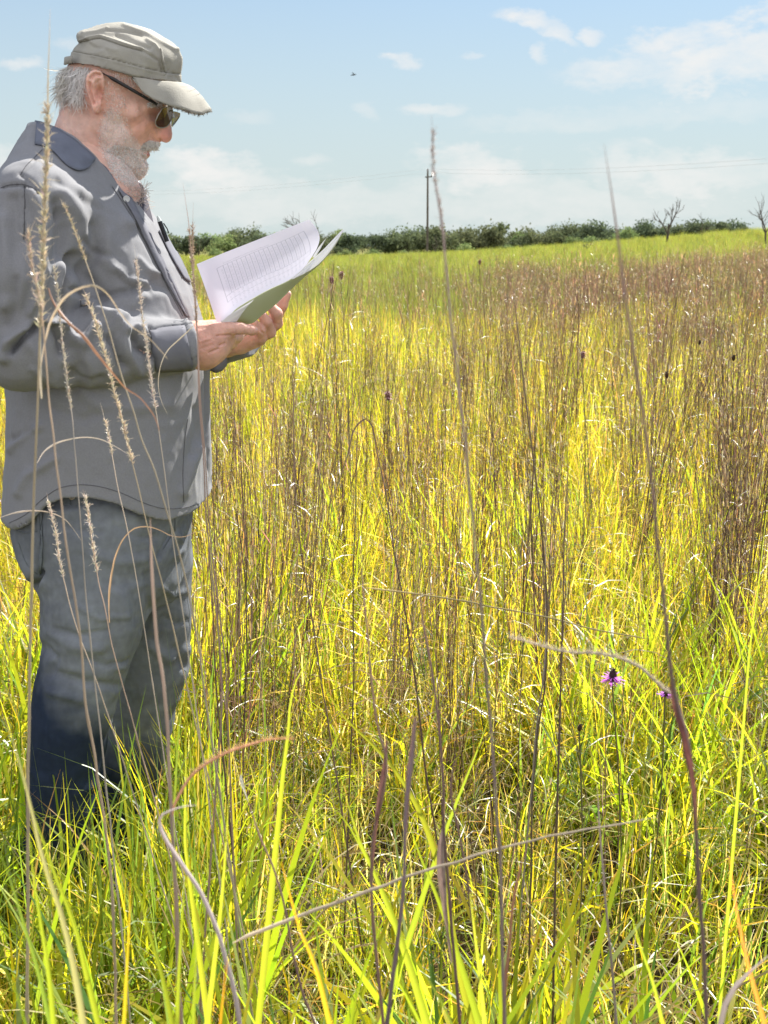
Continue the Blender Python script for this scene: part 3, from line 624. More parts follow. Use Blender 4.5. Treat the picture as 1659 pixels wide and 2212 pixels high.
def patch(name, bvh, corners, nu, nv, off, mat, parent, thick=0):
    """strip of cloth lying on a surface: corners = left edge polyline, right edge polyline (px)"""
    Lf, Rt = spline(corners[0], nv), spline(corners[1], nv); G = []
    for i in range(nv):
        row = []
        for j in range(nu + 1):
            q = Lf[i] * (1 - j / nu) + Rt[i] * j / nu; p_ = on_surface(bvh, q[0], q[1], off); row.append(p_)
        G.append(row)
    flat = [p_ for r_ in G for p_ in r_ if p_ is not None]
    if not flat: return None
    last = flat[0]
    for r_ in G:
        for j in range(len(r_)):
            if r_[j] is None: r_[j] = last
            last = r_[j]
    mb = MB(); mb.grid(np.array(G)); o = mb.build(name, mat)
    sd = o.modifiers.new('s', 'SOLIDIFY'); sd.thickness = .0015; sd.offset = 0
    return o

# ------------------------------ head, neck, hands: the body
HC = cA(690, 600); HO = B.at(HC[0], HC[1], .0)
nH = HO - CAM; H = Frame(HO, nH)
def hl(c, dep=0.0): return H.loc(*cA(*c), dep)
def inflate(X, Z, Y, poly, wpts, Rr=None, sig=.02, yc=0, power=2.0):
    """solid with the outline poly (local a,z) and half widths wpts ((a,z,w)...)"""
    x2, z2 = X[:, 0, :] if X.ndim == 3 and X.shape[1] == 1 else X, Z
    A_, Z_ = np.meshgrid(X.ravel(), Z.ravel(), indexing='ij')
    e = poly_sd(A_, Z_, poly)
    num = 0; den = 1e-9
    for (a, z, w_) in wpts:
        g = 1 / ((A_ - a)**2 + (Z_ - z)**2 + (sig * .45)**2)**2; num = num + g * w_; den = den + g
    W = num / den
    k = np.clip(e / W, 0, 1); wd = W * (1 - (1 - k)**power)**(1 / power); wd = np.where(e > 0, wd, e)   # negative outside
    return wd, e
def build_body():
    h = .0016
    lo = H.M @ np.zeros(3); lo = np.array((hl((230, 0))[0], -.105, hl((0, 1290))[2])); hi = np.array((hl((1060, 0))[0], .105, hl((0, 170))[2]))
    X, Y, Z = grid3(lo, hi, h)
    poly = [(1000, 540), (1001, 600), (998, 640), (1000, 668), (1012, 700), (1022, 738), (1031, 775), (1034, 805), (1030, 830), (1020, 847), (1000, 857), (978, 852), (966, 846), (958, 858), (955, 875), (945, 893), (925, 900), (902, 903), (893, 912), (899, 922), (900, 934),
            (892, 946), (878, 957), (880, 972), (890, 995), (882, 1035), (855, 1070), (815, 1092), (770, 1100), (742, 1103), (748, 1130), (775, 1180), (810, 1290),
            (430, 1290), (240, 1010), (290, 850), (330, 750), (352, 690), (366, 640), (374, 590), (374, 520), (392, 420), (445, 320), (520, 230), (700, 190), (900, 250), (990, 400)]
    poly = [tuple(hl(p)[[0, 2]]) for p in poly]
    wp = [((640, 430), .076), ((480, 430), .066), (800, 430, .072), ((575, 560), .074), ((700, 640), .072), ((800, 660), .067), ((880, 640), .058), ((950, 610), .050), ((905, 700), .046), ((960, 690), .030),
          ((1010, 700), .012), ((1020, 780), .015), ((985, 780), .017), ((945, 830), .019), ((985, 835), .017), ((905, 790), .040), ((850, 770), .055), ((925, 880), .030), ((880, 930), .032), ((700, 820), .066), ((620, 780), .068),
          ((640, 900), .062), ((720, 980), .052), ((800, 960), .046), ((860, 1000), .030), ((800, 1060), .032), ((540, 820), .060), ((450, 700), .052), ((420, 820), .060), ((560, 950), .060), ((650, 1100), .058), ((740, 1200), .062), ((450, 1000), .085), ((500, 1200), .1)]
    W = []
    for w_ in wp:
        (c, v) = w_ if len(w_) == 2 else ((w_[0], w_[1]), w_[2]); p_ = hl(c); W.append((p_[0], p_[2], v))
    wd, e = inflate(X, Z, Y, poly, W)
    A_, Z_ = np.meshgrid(X.ravel(), Z.ravel(), indexing='ij')
    def g(c, s, amt, sy=None):
        p_ = hl(c, -.05); return amt * np.exp(-((A_ - p_[0]) / s)**2 - ((Z_ - p_[2]) / (sy or s))**2)
    def st(pts, wdt, amt):
        q = [tuple(hl(c, -.05)[[0, 2]]) for c in pts]; return amt * np.exp(-(seg_dist2(A_, Z_, q) / wdt)**2)
    ins = (wd > .003)
    rel = g((930, 690), .011, -.011) + g((900, 640), .014, .004, .007) + g((840, 700), .018, .006, .012) + g((900, 760), .014, .003) + st([(905, 800), (885, 850), (860, 900)], .003, -.0035) + \
        st([(918, 800), (912, 825), (922, 845), (940, 850)], .0022, -.004) + g((945, 825), .006, .0035) + g((966, 842), .0032, -.008, .0022) + g((780, 560), .016, -.004) + st([(860, 650), (820, 660)], .0015, -.0015) + st([(865, 690), (815, 715)], .0015, -.0015) + \
        st([(440, 640), (470, 760), (560, 900)], .006, -.002) + st([(390, 700), (430, 830)], .004, -.0015) + st([(860, 730), (800, 770)], .003, -.0012) + \
        st([(935, 903), (905, 905), (880, 897)], .0022, -.007) + st([(890, 922), (870, 925)], .003, .002) + g((875, 965), .005, -.004)
    wd = wd + np.where(ins, rel, 0)
    D = np.abs(Y) - wd[:, None, :]
    # ears
    ear = [(512, 480), (522, 448), (545, 425), (572, 416), (602, 421), (620, 440), (630, 480), (628, 520), (618, 560), (612, 610), (606, 655), (592, 680), (572, 687), (556, 668), (546, 635), (532, 590), (518, 540)]
    ep = [tuple(hl(p, -.085)[[0, 2]]) for p in ear]
    ee = poly_sd(A_, Z_, ep)
    def ge(c, s, amt, sy=None):
        p_ = hl(c, -.085); return amt * np.exp(-((A_ - p_[0]) / s)**2 - ((Z_ - p_[2]) / (sy or s))**2)
    def se(pts, wdt, amt):
        q = [tuple(hl(c, -.085)[[0, 2]]) for c in pts]; return amt * np.exp(-(seg_dist2(A_, Z_, q) / wdt)**2)
    p0, p1 = hl((515, 550), -.085), hl((630, 550), -.085); rear = np.clip((p1[0] - A_) / (p1[0] - p0[0]), 0, 1)
    mid = .0805 + .013 * rear
    hw = .0075 * np.sqrt(np.clip(1 - (1 - np.clip(ee / .006, 0, 1))**2, 0, 1))
    er = ge((592, 555), .0075, -.021, .013) + se([(545, 470), (570, 445), (600, 450)], .0026, -.007) + se([(538, 500), (545, 560), (565, 620)], .0026, -.007) + se([(560, 500), (575, 530), (565, 590), (580, 630)], .0035, .003) + se([(600, 480), (575, 500)], .002, -.003) + ge((580, 655), .006, .002)
    top = mid + np.where(ee > 0, hw, -.02 + 0 * hw) + np.where(ee > .001, er, 0); bot = mid - hw - .016
    aY = np.abs(Y)
    De = np.maximum(np.maximum(aY - top[:, None, :], bot[:, None, :] - aY), -ee[:, None, :])
    D = smin(D, De.astype(np.float32), .003)
    D = smin(D, rcone(X, Y, Z, hl((650, 1180), 0), hl((500, 1290), 0), .05, .09), .02)
    V, F = surface_nets(D, lo, h)
    V = smooth_mesh(V, F, 2); V = H.world(V)
    return V, F
def smooth_mesh(V, F, it, lam=.5):
    n = len(V); a = F[:, [0, 1, 2, 3]].ravel(); b = F[:, [1, 2, 3, 0]].ravel()
    deg = np.bincount(a, minlength=n) + np.bincount(b, minlength=n)
    for _ in range(it):
        S = np.stack([np.bincount(a, V[b, k], n) + np.bincount(b, V[a, k], n) for k in range(3)], 1) / deg[:, None]
        V = V * (1 - lam) + S * lam
    return V
def hand_sdf(parts, h, k=.004):
    """parts: list of groups; each a chain [(world point, radius)...]"""
    pts = np.array([p_ for ch, _ in parts for p_, r_ in ch]); lo = pts.min(0) - .035; hi = pts.max(0) + .035
    X, Y, Z = grid3(lo, hi, h); D = None
    for ch, kk in parts:
        C = None
        for (a, ra), (b, rb) in zip(ch[:-1], ch[1:]):
            d = rcone(X, Y, Z, a, b, ra, rb); C = d if C is None else smin(C, d, .004)
        D = C if D is None else smin(D, C, kk)
    return surface_nets(D, lo, h)
def cp(x, y, dep): p_ = cC(x, y); return B.at(p_[0], p_[1], dep)
def near_hand():
    W = []
    wr = lambda x, y, d, r_: (cp(x, y, d), r_)
    fore = ([(B.at(300, 752, -.185), .038), wr(150, 870, -.178, .034), wr(400, 860, -.17, .034), wr(560, 840, -.165, .033)], .02)
    heel = ([wr(330, 940, -.17, .030), wr(520, 970, -.165, .031), wr(600, 930, -.16, .028)], .02)
    W += [fore, heel,
          ([wr(400, 760, -.17, .026), wr(600, 720, -.17, .022), wr(780, 690, -.17, .0165)], .016),           # thumb muscle
          ([wr(620, 690, -.172, .0155), wr(800, 670, -.178, .0120), wr(960, 668, -.18, .0106), wr(1105, 690, -.18, .0092), wr(1135, 695, -.18, .0082)], .006),   # thumb
          ([wr(560, 860, -.165, .024), wr(790, 800, -.155, .0155)], .012), ([wr(550, 930, -.165, .024), wr(740, 870, -.15, .0155)], .012),
          ([wr(500, 1000, -.16, .022), wr(670, 945, -.145, .0145)], .012), ([wr(450, 1060, -.155, .020), wr(590, 1020, -.14, .0135)], .012)]
    # fingers leave the knuckles away from the camera and curl up under the pages
    for i, (a, dk) in enumerate((((800, 790), -.155), ((750, 865), -.15), ((680, 940), -.145), ((600, 1015), -.14))):
        r0 = (.0125, .0125, .0118, .0105)[i]
        W.append(([wr(a[0], a[1], dk, r0), wr(a[0] + 110 - 12 * i, a[1] - 15, dk + .038, r0 * .95), wr(a[0] + 190 - 25 * i, a[1] - 95, dk + .055, r0 * .85), wr(a[0] + 210 - 30 * i, a[1] - 175, dk + .05, r0 * .75)], .004))
    V, F = hand_sdf(W, .0016)
    V = smooth_mesh(V, F, 1)
    V = folds(V, F, [([cC(655, 765), cC(700, 757), cC(830, 757)], 1.8, -.004), ([cC(690, 890), cC(760, 860)], 2.5, -.003), ([cC(560, 980), cC(680, 930)], 2.5, -.0025), ([cC(880, 640), cC(900, 720)], 1.5, -.0012), ([cC(1000, 630), cC(1010, 720)], 1.2, -.001),
                     ([cC(420, 640), cC(700, 620)], 3, .0015), ([cC(430, 840), cC(560, 800)], 3, .002), ([cC(450, 930), cC(600, 880)], 3, -.0015), ([cC(1085, 650), cC(1080, 720)], 1, -.0008)])
    return V, F
def far_hand():
    w_ = lambda x, y, d, r_: (cp(x, y, d), r_)
    G = [([(B.at(430, 738, .02), .03), w_(760, 850, .0, .030), w_(930, 820, -.02, .028), w_(1080, 800, -.035, .020)], .012),
         ([w_(980, 790, -.02, .026), w_(1180, 770, -.035, .020)], .012),
         # little, ring, middle, index
         ([w_(1080, 815, -.03, .014), w_(1225, 790, -.055, .0112), w_(1215, 690, -.072, .0100), w_(1150, 610, -.075, .0085)], .004),
         ([w_(1170, 790, -.02, .014), w_(1335, 715, -.052, .0122), w_(1300, 590, -.07, .0108), w_(1230, 490, -.072, .0095)], .0028),
         ([w_(1250, 750, -.01, .014), w_(1425, 600, -.045, .0120), w_(1425, 475, -.06, .0112), w_(1345, 385, -.06, .0098)], .0028),
         ([w_(1250, 700, .0, .014), w_(1440, 480, -.01, .0115), w_(1500, 370, -.02, .0105), w_(1560, 225, -.028, .0085)], .0028),
         ([w_(980, 760, -.01, .018), w_(1010, 650, .01, .013), w_(1000, 500, .0, .011)], .006)]
    V, F = hand_sdf(G, .0016); V = smooth_mesh(V, F, 1)
    V = folds(V, F, [([cC(1280, 730), cC(1310, 770)], 1.3, -.0012), ([cC(1380, 590), cC(1470, 620)], 1.2, -.0012), ([cC(1300, 440), cC(1340, 520)], 1.5, -.0015), ([cC(1190, 600), cC(1220, 700), cC(1250, 730)], 2, -.003)])
    return V, F
def skin_cols(V):
    pp = w2p(V); c = np.ones((len(V), 3)) * np.array((.72, .44, .35))
    def bl_(c_, s, col, k):
        nonlocal c
        g = k * np.exp(-((pp[:, 0] - c_[0])**2 + (pp[:, 1] - c_[1])**2) / s**2); c = c * (1 - g[:, None]) + np.array(col) * g[:, None]
    bl_(cA(1000, 810), 20, (.74, .3, .25), .7); bl_(cA(560, 600), 32, (.76, .38, .3), .6); bl_(cA(870, 760), 30, (.78, .4, .3), .6); bl_(cA(885, 925), 6, (.45, .14, .12), .8)
    bl_(cA(420, 800), 40, (.72, .52, .44), .5); bl_(cA(450, 660), 30, (.72, .5, .42), .4); bl_((440, 740), 60, (.60, .30, .23), .8); bl_((590, 690), 70, (.62, .33, .25), .8)
    bpoly = [cA(*q) for q in [(640, 640), (720, 680), (790, 800), (850, 860), (960, 850), (960, 900), (880, 915), (905, 985), (885, 1050), (800, 1112), (740, 1112), (640, 990), (590, 880), (600, 720)]]
    kb = .55 * np.clip(poly_sd(pp[:, 0], pp[:, 1], bpoly) / 8, 0, 1); c = c * (1 - kb[:, None]) + np.array((.8, .70, .65)) * kb[:, None]
    n = vnoise(V * 90, 4)[:, None] * .06 + vnoise(V * 260, 5)[:, None] * .05
    return c * (1 + n)
bv, bf = build_body(); hv, hf = near_hand(); fv, ff = far_hand()
# trunk and limbs inside the clothes carry head and hands on one body
def core():
    h = .012; lo = np.array((bl(-40, 0)[0], -.3, -CAM_H + .1)); hi = np.array((bl(560, 0)[0], .3, bl(0, 300)[2]))
    X, Y, Z = grid3(lo, hi, h); D = rcone(X, Y, Z, bl(180, 430), bl(230, 1050), .11, .12)
    for a, b, ra, rb in ((bl(165, 350), bl(180, 430), .05, .1), (bl(95, 455, -.16), bl(55, 757, -.215), .05, .042), (bl(55, 757, -.215), bl(400, 750, -.175), .042, .03), (bl(230, 450, .16), bl(300, 770, .22), .05, .042), (bl(300, 770, .22), bl(470, 735, .02), .042, .03),
                         (bl(210, 1100, -.09), bl(185, 1420, -.10), .085, .06), (bl(185, 1420, -.10), bl(110, 1860, -.10), .055, .04), (bl(300, 1100, .09), bl(330, 1430, .10), .085, .06), (bl(330, 1430, .10), bl(250, 1860, .10), .055, .04)):
        D = smin(D, rcone(X, Y, Z, a, b, ra, rb), .03)
    V, F = surface_nets(D, lo, h); return B.world(V), F
cv, cf = core()
VV = np.concatenate((bv, hv, fv, cv)); FF = np.concatenate((bf, hf + len(bv), ff + len(bv) + len(hv), cf + len(bv) + len(hv) + len(fv)))
person = mk('person', VV, FF, M['skin'], cols=skin_cols(VV))
tag(person, 'older white-bearded person in grey shirt, jeans and khaki cap reading papers in tall grass', 'person')
BODY_BVH = bvh_of(person)
child(shirt, person); shirt['label'] = 'grey long-sleeved button shirt worn untucked'
# ------------------------------ collar, placket, pocket, cuff
def build_collar():
    top = [(-.0, 0)]; 
    inner = [(cB(1000, 640), -.045), (cB(880, 520), -.075), (cB(720, 385), -.085), (cB(560, 232), -.082), (cB(420, 150), -.065), (cB(330, 115), -.035), (cB(275, 100), .0), (cB(290, 110), .04), (cB(420, 150), .075), (cB(640, 330), .082), (cB(850, 470), .06), (cB(1010, 610), .02)]
    outer = [(cB(1010, 655), -.052), (cB(860, 560), -.09), (cB(700, 410), -.105), (cB(560, 330), -.112), (cB(440, 300), -.105), (cB(330, 300), -.07), (cB(268, 262), .0), (cB(320, 270), .055), (cB(470, 290), .095), (cB(660, 400), .1), (cB(860, 540), .075), (cB(1030, 640), .02)]
    I = spline([B.at(*c, d) for c, d in inner], 70); O = spline([B.at(*c, d) for c, d in outer], 70)
    flare = [(cB(700, 395), -.098), (cB(712, 398), -.103), (cB(690, 432), -.112), (cB(655, 458), -.116), (cB(605, 470), -.12), (cB(540, 445), -.122), (cB(470, 385), -.122), (cB(400, 300), -.118), (cB(350, 285), -.1), (cB(262, 262), -.02), (cB(262, 262), .03), (cB(330, 280), .08), (cB(520, 380), .11), (cB(640, 400), .1)]
    fi = [(cB(690, 360), -.088), (cB(680, 352), -.09), (cB(640, 315), -.09), (cB(600, 278), -.09), (cB(560, 240), -.09), (cB(500, 200), -.087), (cB(450, 170), -.082), (cB(400, 145), -.07), (cB(350, 122), -.05), (cB(278, 100), -.01), (cB(280, 100), .03), (cB(400, 145), .072), (cB(600, 300), .085), (cB(690, 370), .085)]
    A1 = spline([B.at(*c, d) for c, d in fi], 80); A2 = spline([B.at(*c, d) for c, d in flare], 80)
    G = []
    for t in np.linspace(0, 1, 10):
        row = A1 * (1 - t) + A2 * t; row = row - B.n * (.010 * math.sin(math.pi * t)) * np.clip(-(np.array([B.M @ (q - B.O) for q in row])[:, 1:2]) * 20, -1, 1) + np.array((0, 0, .004 * math.sin(math.pi * t))); G.append(row)
    mb = MB(); mb.grid(np.array(G))
    # collar stand running down to the top button
    G2 = []
    for t in np.linspace(0, 1, 5): G2.append(I * (1 - t) + O * t)
    mb.grid(np.array(G2))
    m = pbr('collar_cloth', (.11, .125, .165), .85, noise=30, amount=.12, bump=.5, bscale=420, spec=.15)
    o = mb.build('collar', m); sd = o.modifiers.new('s', 'SOLIDIFY'); sd.thickness = .0028; sd.offset = 0
    o['label'] = 'bluish turned-down collar'; return child(o, shirt)
build_collar()
Mpl = pbr('placket_cloth', (.175, .176, .2), .85, noise=20, amount=.1, bump=.1, bscale=420, spec=.15)
def collar_flap():
    topc = [cB(278, 112), cB(420, 152), cB(500, 200), cB(560, 238), cB(620, 290), cB(690, 352), cB(724, 388)]
    lowc = [cB(264, 275), cB(330, 290), cB(400, 325), cB(470, 398), cB(535, 452), cB(605, 476), cB(668, 458), cB(712, 402)]
    nu, nv = 9, 40; A1, A2 = spline(topc, nv), spline(lowc, nv); G = []
    for i in range(nv):
        row = []
        for j in range(nu + 1):
            t = j / nu; q = A1[i] * (1 - t) + A2[i] * t; d = ray(*q); d /= np.linalg.norm(d)
            best = None
            for bv_ in (SH_BVH, BODY_BVH):
                hit = bv_.ray_cast(Vector(CAM), Vector(d))
                if hit[0] is not None and (best is None or hit[3] < best): best = hit[3]
            row.append(best)
        G.append(row)
    G = np.array([[np.nan if v is None else v for v in r_] for r_ in G], float); m_ = np.nanmedian(G); G = np.where(np.isnan(G), m_ + .03, G)
    for _ in range(12):      # relax the depth so the cloth hangs smoothly, never below the shirt
        S = G.copy(); S[1:-1] = (G[:-2] + G[2:] + 2 * G[1:-1]) / 4; S[:, 1:-1] = (S[:, :-2] + S[:, 2:] + 2 * S[:, 1:-1]) / 4; G = np.minimum(S, G)
    P3 = []
    for i in range(nv):
        row = []
        for j in range(nu + 1):
            t = j / nu; q = A1[i] * (1 - t) + A2[i] * t; d = ray(*q); d /= np.linalg.norm(d); row.append(CAM + d * (G[i, j] - .006 - .006 * math.sin(math.pi * min(t * 1.2, 1))))
        P3.append(row)
    mb = MB(); mb.grid(np.array(P3)); o = mb.build('collar_flap', pbr('collar_flap_cloth', (.14, .152, .19), .85, noise=30, amount=.14, bump=.15, bscale=420, spec=.15))
    sd = o.modifiers.new('s', 'SOLIDIFY'); sd.thickness = .003; sd.offset = 0; o['label'] = 'bluish folded collar point'; child(o, shirt)
collar_flap()
def far_cuff():
    h = .002; out = [(452, 770), (452, 800), (466, 806), (480, 801), (492, 786), (490, 768), (478, 760), (462, 762)]
    p2 = [tuple(bl(x, y, .0)[[0, 2]]) for x, y in out]; lo = np.array((min(p[0] for p in p2) - .01, -.03, min(p[1] for p in p2) - .01)); hi = np.array((max(p[0] for p in p2) + .01, .03, max(p[1] for p in p2) + .01))
    X, Y, Z = grid3(lo, hi, h); A_, Z_ = np.meshgrid(X.ravel(), Z.ravel(), indexing='ij'); e = poly_sd(A_, Z_, p2)
    wd = np.where(e > 0, .018 * np.sqrt(np.clip(1 - (1 - np.clip(e / .012, 0, 1))**2, 0, 1)), e); V, F = surface_nets((np.abs(Y) - wd[:, None, :]).astype(np.float32), lo, h)
    o = child(mk('cuff', B.world(smooth_mesh(V, F, 1)), F, Mpl), shirt); o['label'] = 'open cuff hanging below the far wrist'
far_cuff()
Mdark = pbr('dark_inner_cloth', (.03, .026, .03), .9)
def sub_patch(nm, Lf, Rt, nu, nv, off, m, lab=None):
    o = patch(nm, SH_BVH, (Lf, Rt), nu, nv, off, m, shirt)
    if o: child(o, shirt)
    if o and lab: o['label'] = lab
    return o
sub_patch('placket', [cB(885, 620), cB(1010, 830), cB(1140, 1090), cB(1290, 1380), cB(1400, 1585)], [cB(985, 690), cB(1090, 880), cB(1195, 1085), cB(1330, 1375), cB(1430, 1590)], 5, 30, .0035, Mpl)
sub_patch('pocket', [cB(1195, 935), cB(1300, 1150), cB(1390, 1300)], [cB(1250, 915), cB(1390, 1180), cB(1455, 1340)], 6, 16, .003, Mpl)
sub_patch('cuff', [cB(1140, 1690), cB(1150, 1800), cB(1180, 1900), cB(1200, 2000)], [cB(1405, 1660), cB(1425, 1780), cB(1450, 1900), cB(1470, 1985)], 8, 12, .003, Mpl)
def disc(name, c, n, r_, th, m, parent, k=14):
    n = np.array(n) / np.linalg.norm(n); a = np.cross(n, (0, 0, 1)); a /= np.linalg.norm(a); b = np.cross(n, a)
    rr = [0, .75, .9, 1, 1, 0]; hh = [th * .7, th * .7, th, th * .6, 0, 0]; an = np.arange(k) * 2 * np.pi / k
    G = [[np.array(c) + n * hh[i] + r_ * rr[i] * (math.cos(t) * a + math.sin(t) * b) for t in an] for i in range(6)]
    mb = MB(); mb.grid(np.array(G), closed=True); return child(mb.build(name, m), parent)
Mbut = pbr('button_plastic', (.6, .6, .58), .35)
for c in (cB(943, 708), cB(1290, 1340)):
    s_ = on_surface(SH_BVH, c[0], c[1], .006)
    if s_ is not None: disc('button', s_, CAM - s_, .0062 if c[1] < 500 else .003, .002, Mbut, shirt)
def seam(name, bvh, line, rad, mat, parent, off=.0006, n=60):
    q = spline(line, n); pts = []
    for x, y in q:
        p_ = on_surface(bvh, x, y, off)
        if p_ is not None and (not pts or np.linalg.norm(p_ - pts[-1]) < .05): pts.append(p_)
    if len(pts) < 4: return
    pts = np.array(pts); pts[1:-1] = (pts[:-2] + pts[2:] + 2 * pts[1:-1]) / 4
    mb = MB(); mb.tube(pts, rad, None, 5); child(mb.build(name, mat), parent)
for ln in ([cB(5, 610), cB(60, 588), cB(120, 580), cB(180, 582), cB(240, 605), cB(290, 650)], [cB(182, 590), cB(188, 700), cB(185, 850), cB(178, 1000)], [cB(150, 515), cB(200, 440), cB(260, 380), cB(320, 320)],
           [cB(1140, 1668), cB(1145, 1780), cB(1170, 1900), cB(1200, 2005)], [cB(1145, 1700), cB(1230, 1680), cB(1320, 1672), cB(1400, 1668)], [cB(850, 600), cB(930, 720), cB(1010, 850), cB(1100, 1020), cB(1200, 1220), cB(1300, 1420), cB(1385, 1580)],
           [(20, 1130), (55, 1112), (90, 1080), (125, 1056), (170, 1047), (220, 1052), (265, 1066), (310, 1086), (350, 1098), (395, 1097), (430, 1088)], [(405, 905), (398, 960), (395, 1020), (397, 1085)],
           [cB(1200, 945), cB(1290, 1120), cB(1380, 1300)]):
    seam('seam', SH_BVH, ln, .0006, M['cloth_seam'], shirt)
# ------------------------------ jeans
def build_jeans():
    h = .006
    lo = np.array((bl(0, 1500)[0] - .05, -.24, -CAM_H + .04)); hi = np.array((bl(450, 1100)[0], .26, bl(240, 1010)[2])); X, Y, Z = grid3(lo, hi, h)
    hip = loft_sdf(X, Y, Z, rows_px([(1010, 40, 420, .17), (1100, 34, 412, .175), (1180, 40, 405, .17), (1240, 70, 395, .15), (1290, 110, 380, .10)], R(10)), R(10), 2.4)
    def leg(tab, dep): return loft_sdf(X, Y, Z, [(bl(0, y, dep)[2], (bl(xl, y, dep)[0] + bl(xr, y, dep)[0]) / 2, d_, (bl(xr, y, dep)[0] - bl(xl, y, dep)[0]) / 2, w_) for y, xl, xr, w_, d_ in tab], 0, 2.2)
    l1 = leg([(1090, 40, 340, .10, -.08), (1160, 45, 345, .105, -.085), (1230, 62, 341, .1, -.09), (1270, 76, 335, .098, -.095), (1300, 86, 328, .095, -.10), (1400, 92, 300, .088, -.10), (1480, 80, 272, .082, -.1), (1560, 66, 246, .078, -.1), (1700, 54, 218, .072, -.1), (1830, 46, 190, .068, -.1), (1925, 44, 178, .066, -.1)], -.1)
    l2 = leg([(1090, 210, 412, .09, .08), (1160, 225, 413, .095, .085), (1270, 238, 413, .09, .09), (1400, 248, 411, .085, .1), (1480, 246, 406, .08, .1), (1560, 232, 384, .076, .11), (1700, 205, 350, .07, .11), (1830, 180, 320, .066, .11), (1925, 170, 300, .064, .11)], .1)
    D = smin(smin(hip, l1, .025), l2, .02)
    V, F = surface_nets(D, lo, h); V = smooth_mesh(B.world(V), F, 1); Nn = normals(V, F)
    V = V + Nn * (vnoise(V * 8, 11) * .005 + (.5 - np.abs(vnoise(V * np.array((12, 12, 26.)), 12))) * .006 + (.5 - np.abs(vnoise(V * 45, 13))) * .002)[:, None]
    S_ = [([c4(250, 650), c4(240, 900), c4(215, 1060)], 3, -.005), ([c4(235, 600), c4(250, 900), c4(240, 1120)], 6, .003), ([c4(90, 780), c4(140, 950), c4(200, 1080)], 10, .008), ([c4(205, 1120), c4(240, 1040)], 7, -.016), ([c4(960, 940), c4(1000, 870), c4(1040, 800)], 5, -.006), ([c4(1050, 690), c4(1040, 780), c4(1090, 850)], 4, .004),
          ([c4(560, 580), c4(700, 640), c4(850, 680)], 6, -.004), ([c4(640, 620), c4(820, 700)], 7, .003), ([c4(730, 1180), c4(760, 1400), c4(720, 1600)], 14, .006), ([c4(880, 1050), c4(900, 1250), c4(860, 1380)], 8, -.004), ([c4(250, 1480), c4(330, 1560), c4(300, 1650)], 9, -.007), ([c4(300, 1400), c4(420, 1480), c4(600, 1500)], 10, .004),
          ([c4(560, 930), c4(700, 980), c4(880, 960)], 10, .003), ([c4(1050, 1500), c4(1100, 1600)], 8, -.006), ([c4(350, 1650), c4(500, 1700), c4(700, 1720)], 9, -.006), ([c4(300, 1750), c4(480, 1800)], 10, .006), ([c4(900, 1480), c4(1020, 1560), c4(1120, 1500)], 9, .005)]
    S_ = [(a_, b_, c_ * 1.6) for a_, b_, c_ in S_] + [([c4(300, 700), c4(420, 780), c4(600, 800)], 5, -.004), ([c4(700, 760), c4(820, 830), c4(930, 830)], 5, -.005), ([c4(480, 1250), c4(600, 1320), c4(760, 1290)], 6, .005), ([c4(330, 1380), c4(480, 1420), c4(640, 1390)], 6, -.006), ([c4(520, 1560), c4(640, 1600), c4(760, 1560)], 6, -.006), ([c4(980, 1300), c4(1060, 1350), c4(1120, 1330)], 5, -.005), ([c4(960, 1120), c4(1040, 1180), c4(1120, 1150)], 5, .005)]
    V = folds(V, F, S_)
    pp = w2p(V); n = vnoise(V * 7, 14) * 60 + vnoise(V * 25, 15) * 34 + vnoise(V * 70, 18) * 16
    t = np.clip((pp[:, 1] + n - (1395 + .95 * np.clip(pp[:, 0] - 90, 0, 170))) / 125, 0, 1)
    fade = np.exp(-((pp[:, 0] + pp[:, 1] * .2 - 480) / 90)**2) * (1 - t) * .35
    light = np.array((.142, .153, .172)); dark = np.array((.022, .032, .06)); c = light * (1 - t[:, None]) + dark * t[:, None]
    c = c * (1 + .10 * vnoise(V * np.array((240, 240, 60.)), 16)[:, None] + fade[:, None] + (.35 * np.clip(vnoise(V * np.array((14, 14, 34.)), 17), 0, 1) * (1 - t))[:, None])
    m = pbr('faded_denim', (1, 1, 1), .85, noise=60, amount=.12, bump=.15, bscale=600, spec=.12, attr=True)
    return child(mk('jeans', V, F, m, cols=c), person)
jeans = build_jeans(); JB = bvh_of(jeans)
jeans['label'] = 'faded grey-blue jeans, darker below the knee'
Mden = pbr('denim_seam', (.13, .145, .16), .85, noise=80, amount=.2)
for nm, a, b in (('pocket_seam', [c4(232, 640), c4(245, 900), c4(235, 1040)], [c4(246, 640), c4(257, 900), c4(247, 1040)]), ('waistband', [c4(350, 560), c4(480, 548), c4(620, 580)], [c4(350, 600), c4(480, 585), c4(620, 610)]), ('belt_loop', [c4(375, 540), c4(380, 640)], [c4(420, 540), c4(425, 640)])):
    o = patch(nm, JB, (a, b), 3, 14, .003, Mden, jeans)
    if o: child(o, jeans)
s_ = on_surface(JB, *c4(435, 582), .004)
if s_ is not None: disc('rivet', s_, CAM - s_, .006, .002, pbr('rivet_metal', (.5, .42, .35), .4, metal=.6), jeans)
for ln in ([c4(232, 640), c4(240, 800), c4(248, 950), c4(238, 1060)], [c4(242, 640), c4(250, 800), c4(258, 950), c4(248, 1060)], [c4(980, 900), c4(1010, 850), c4(1045, 790), c4(1050, 700)], [c4(100, 790), c4(150, 800), c4(225, 790)], [c4(110, 860), c4(170, 1000), c4(225, 1050)]):
    seam('seam', JB, ln, .0009, Mden, jeans)
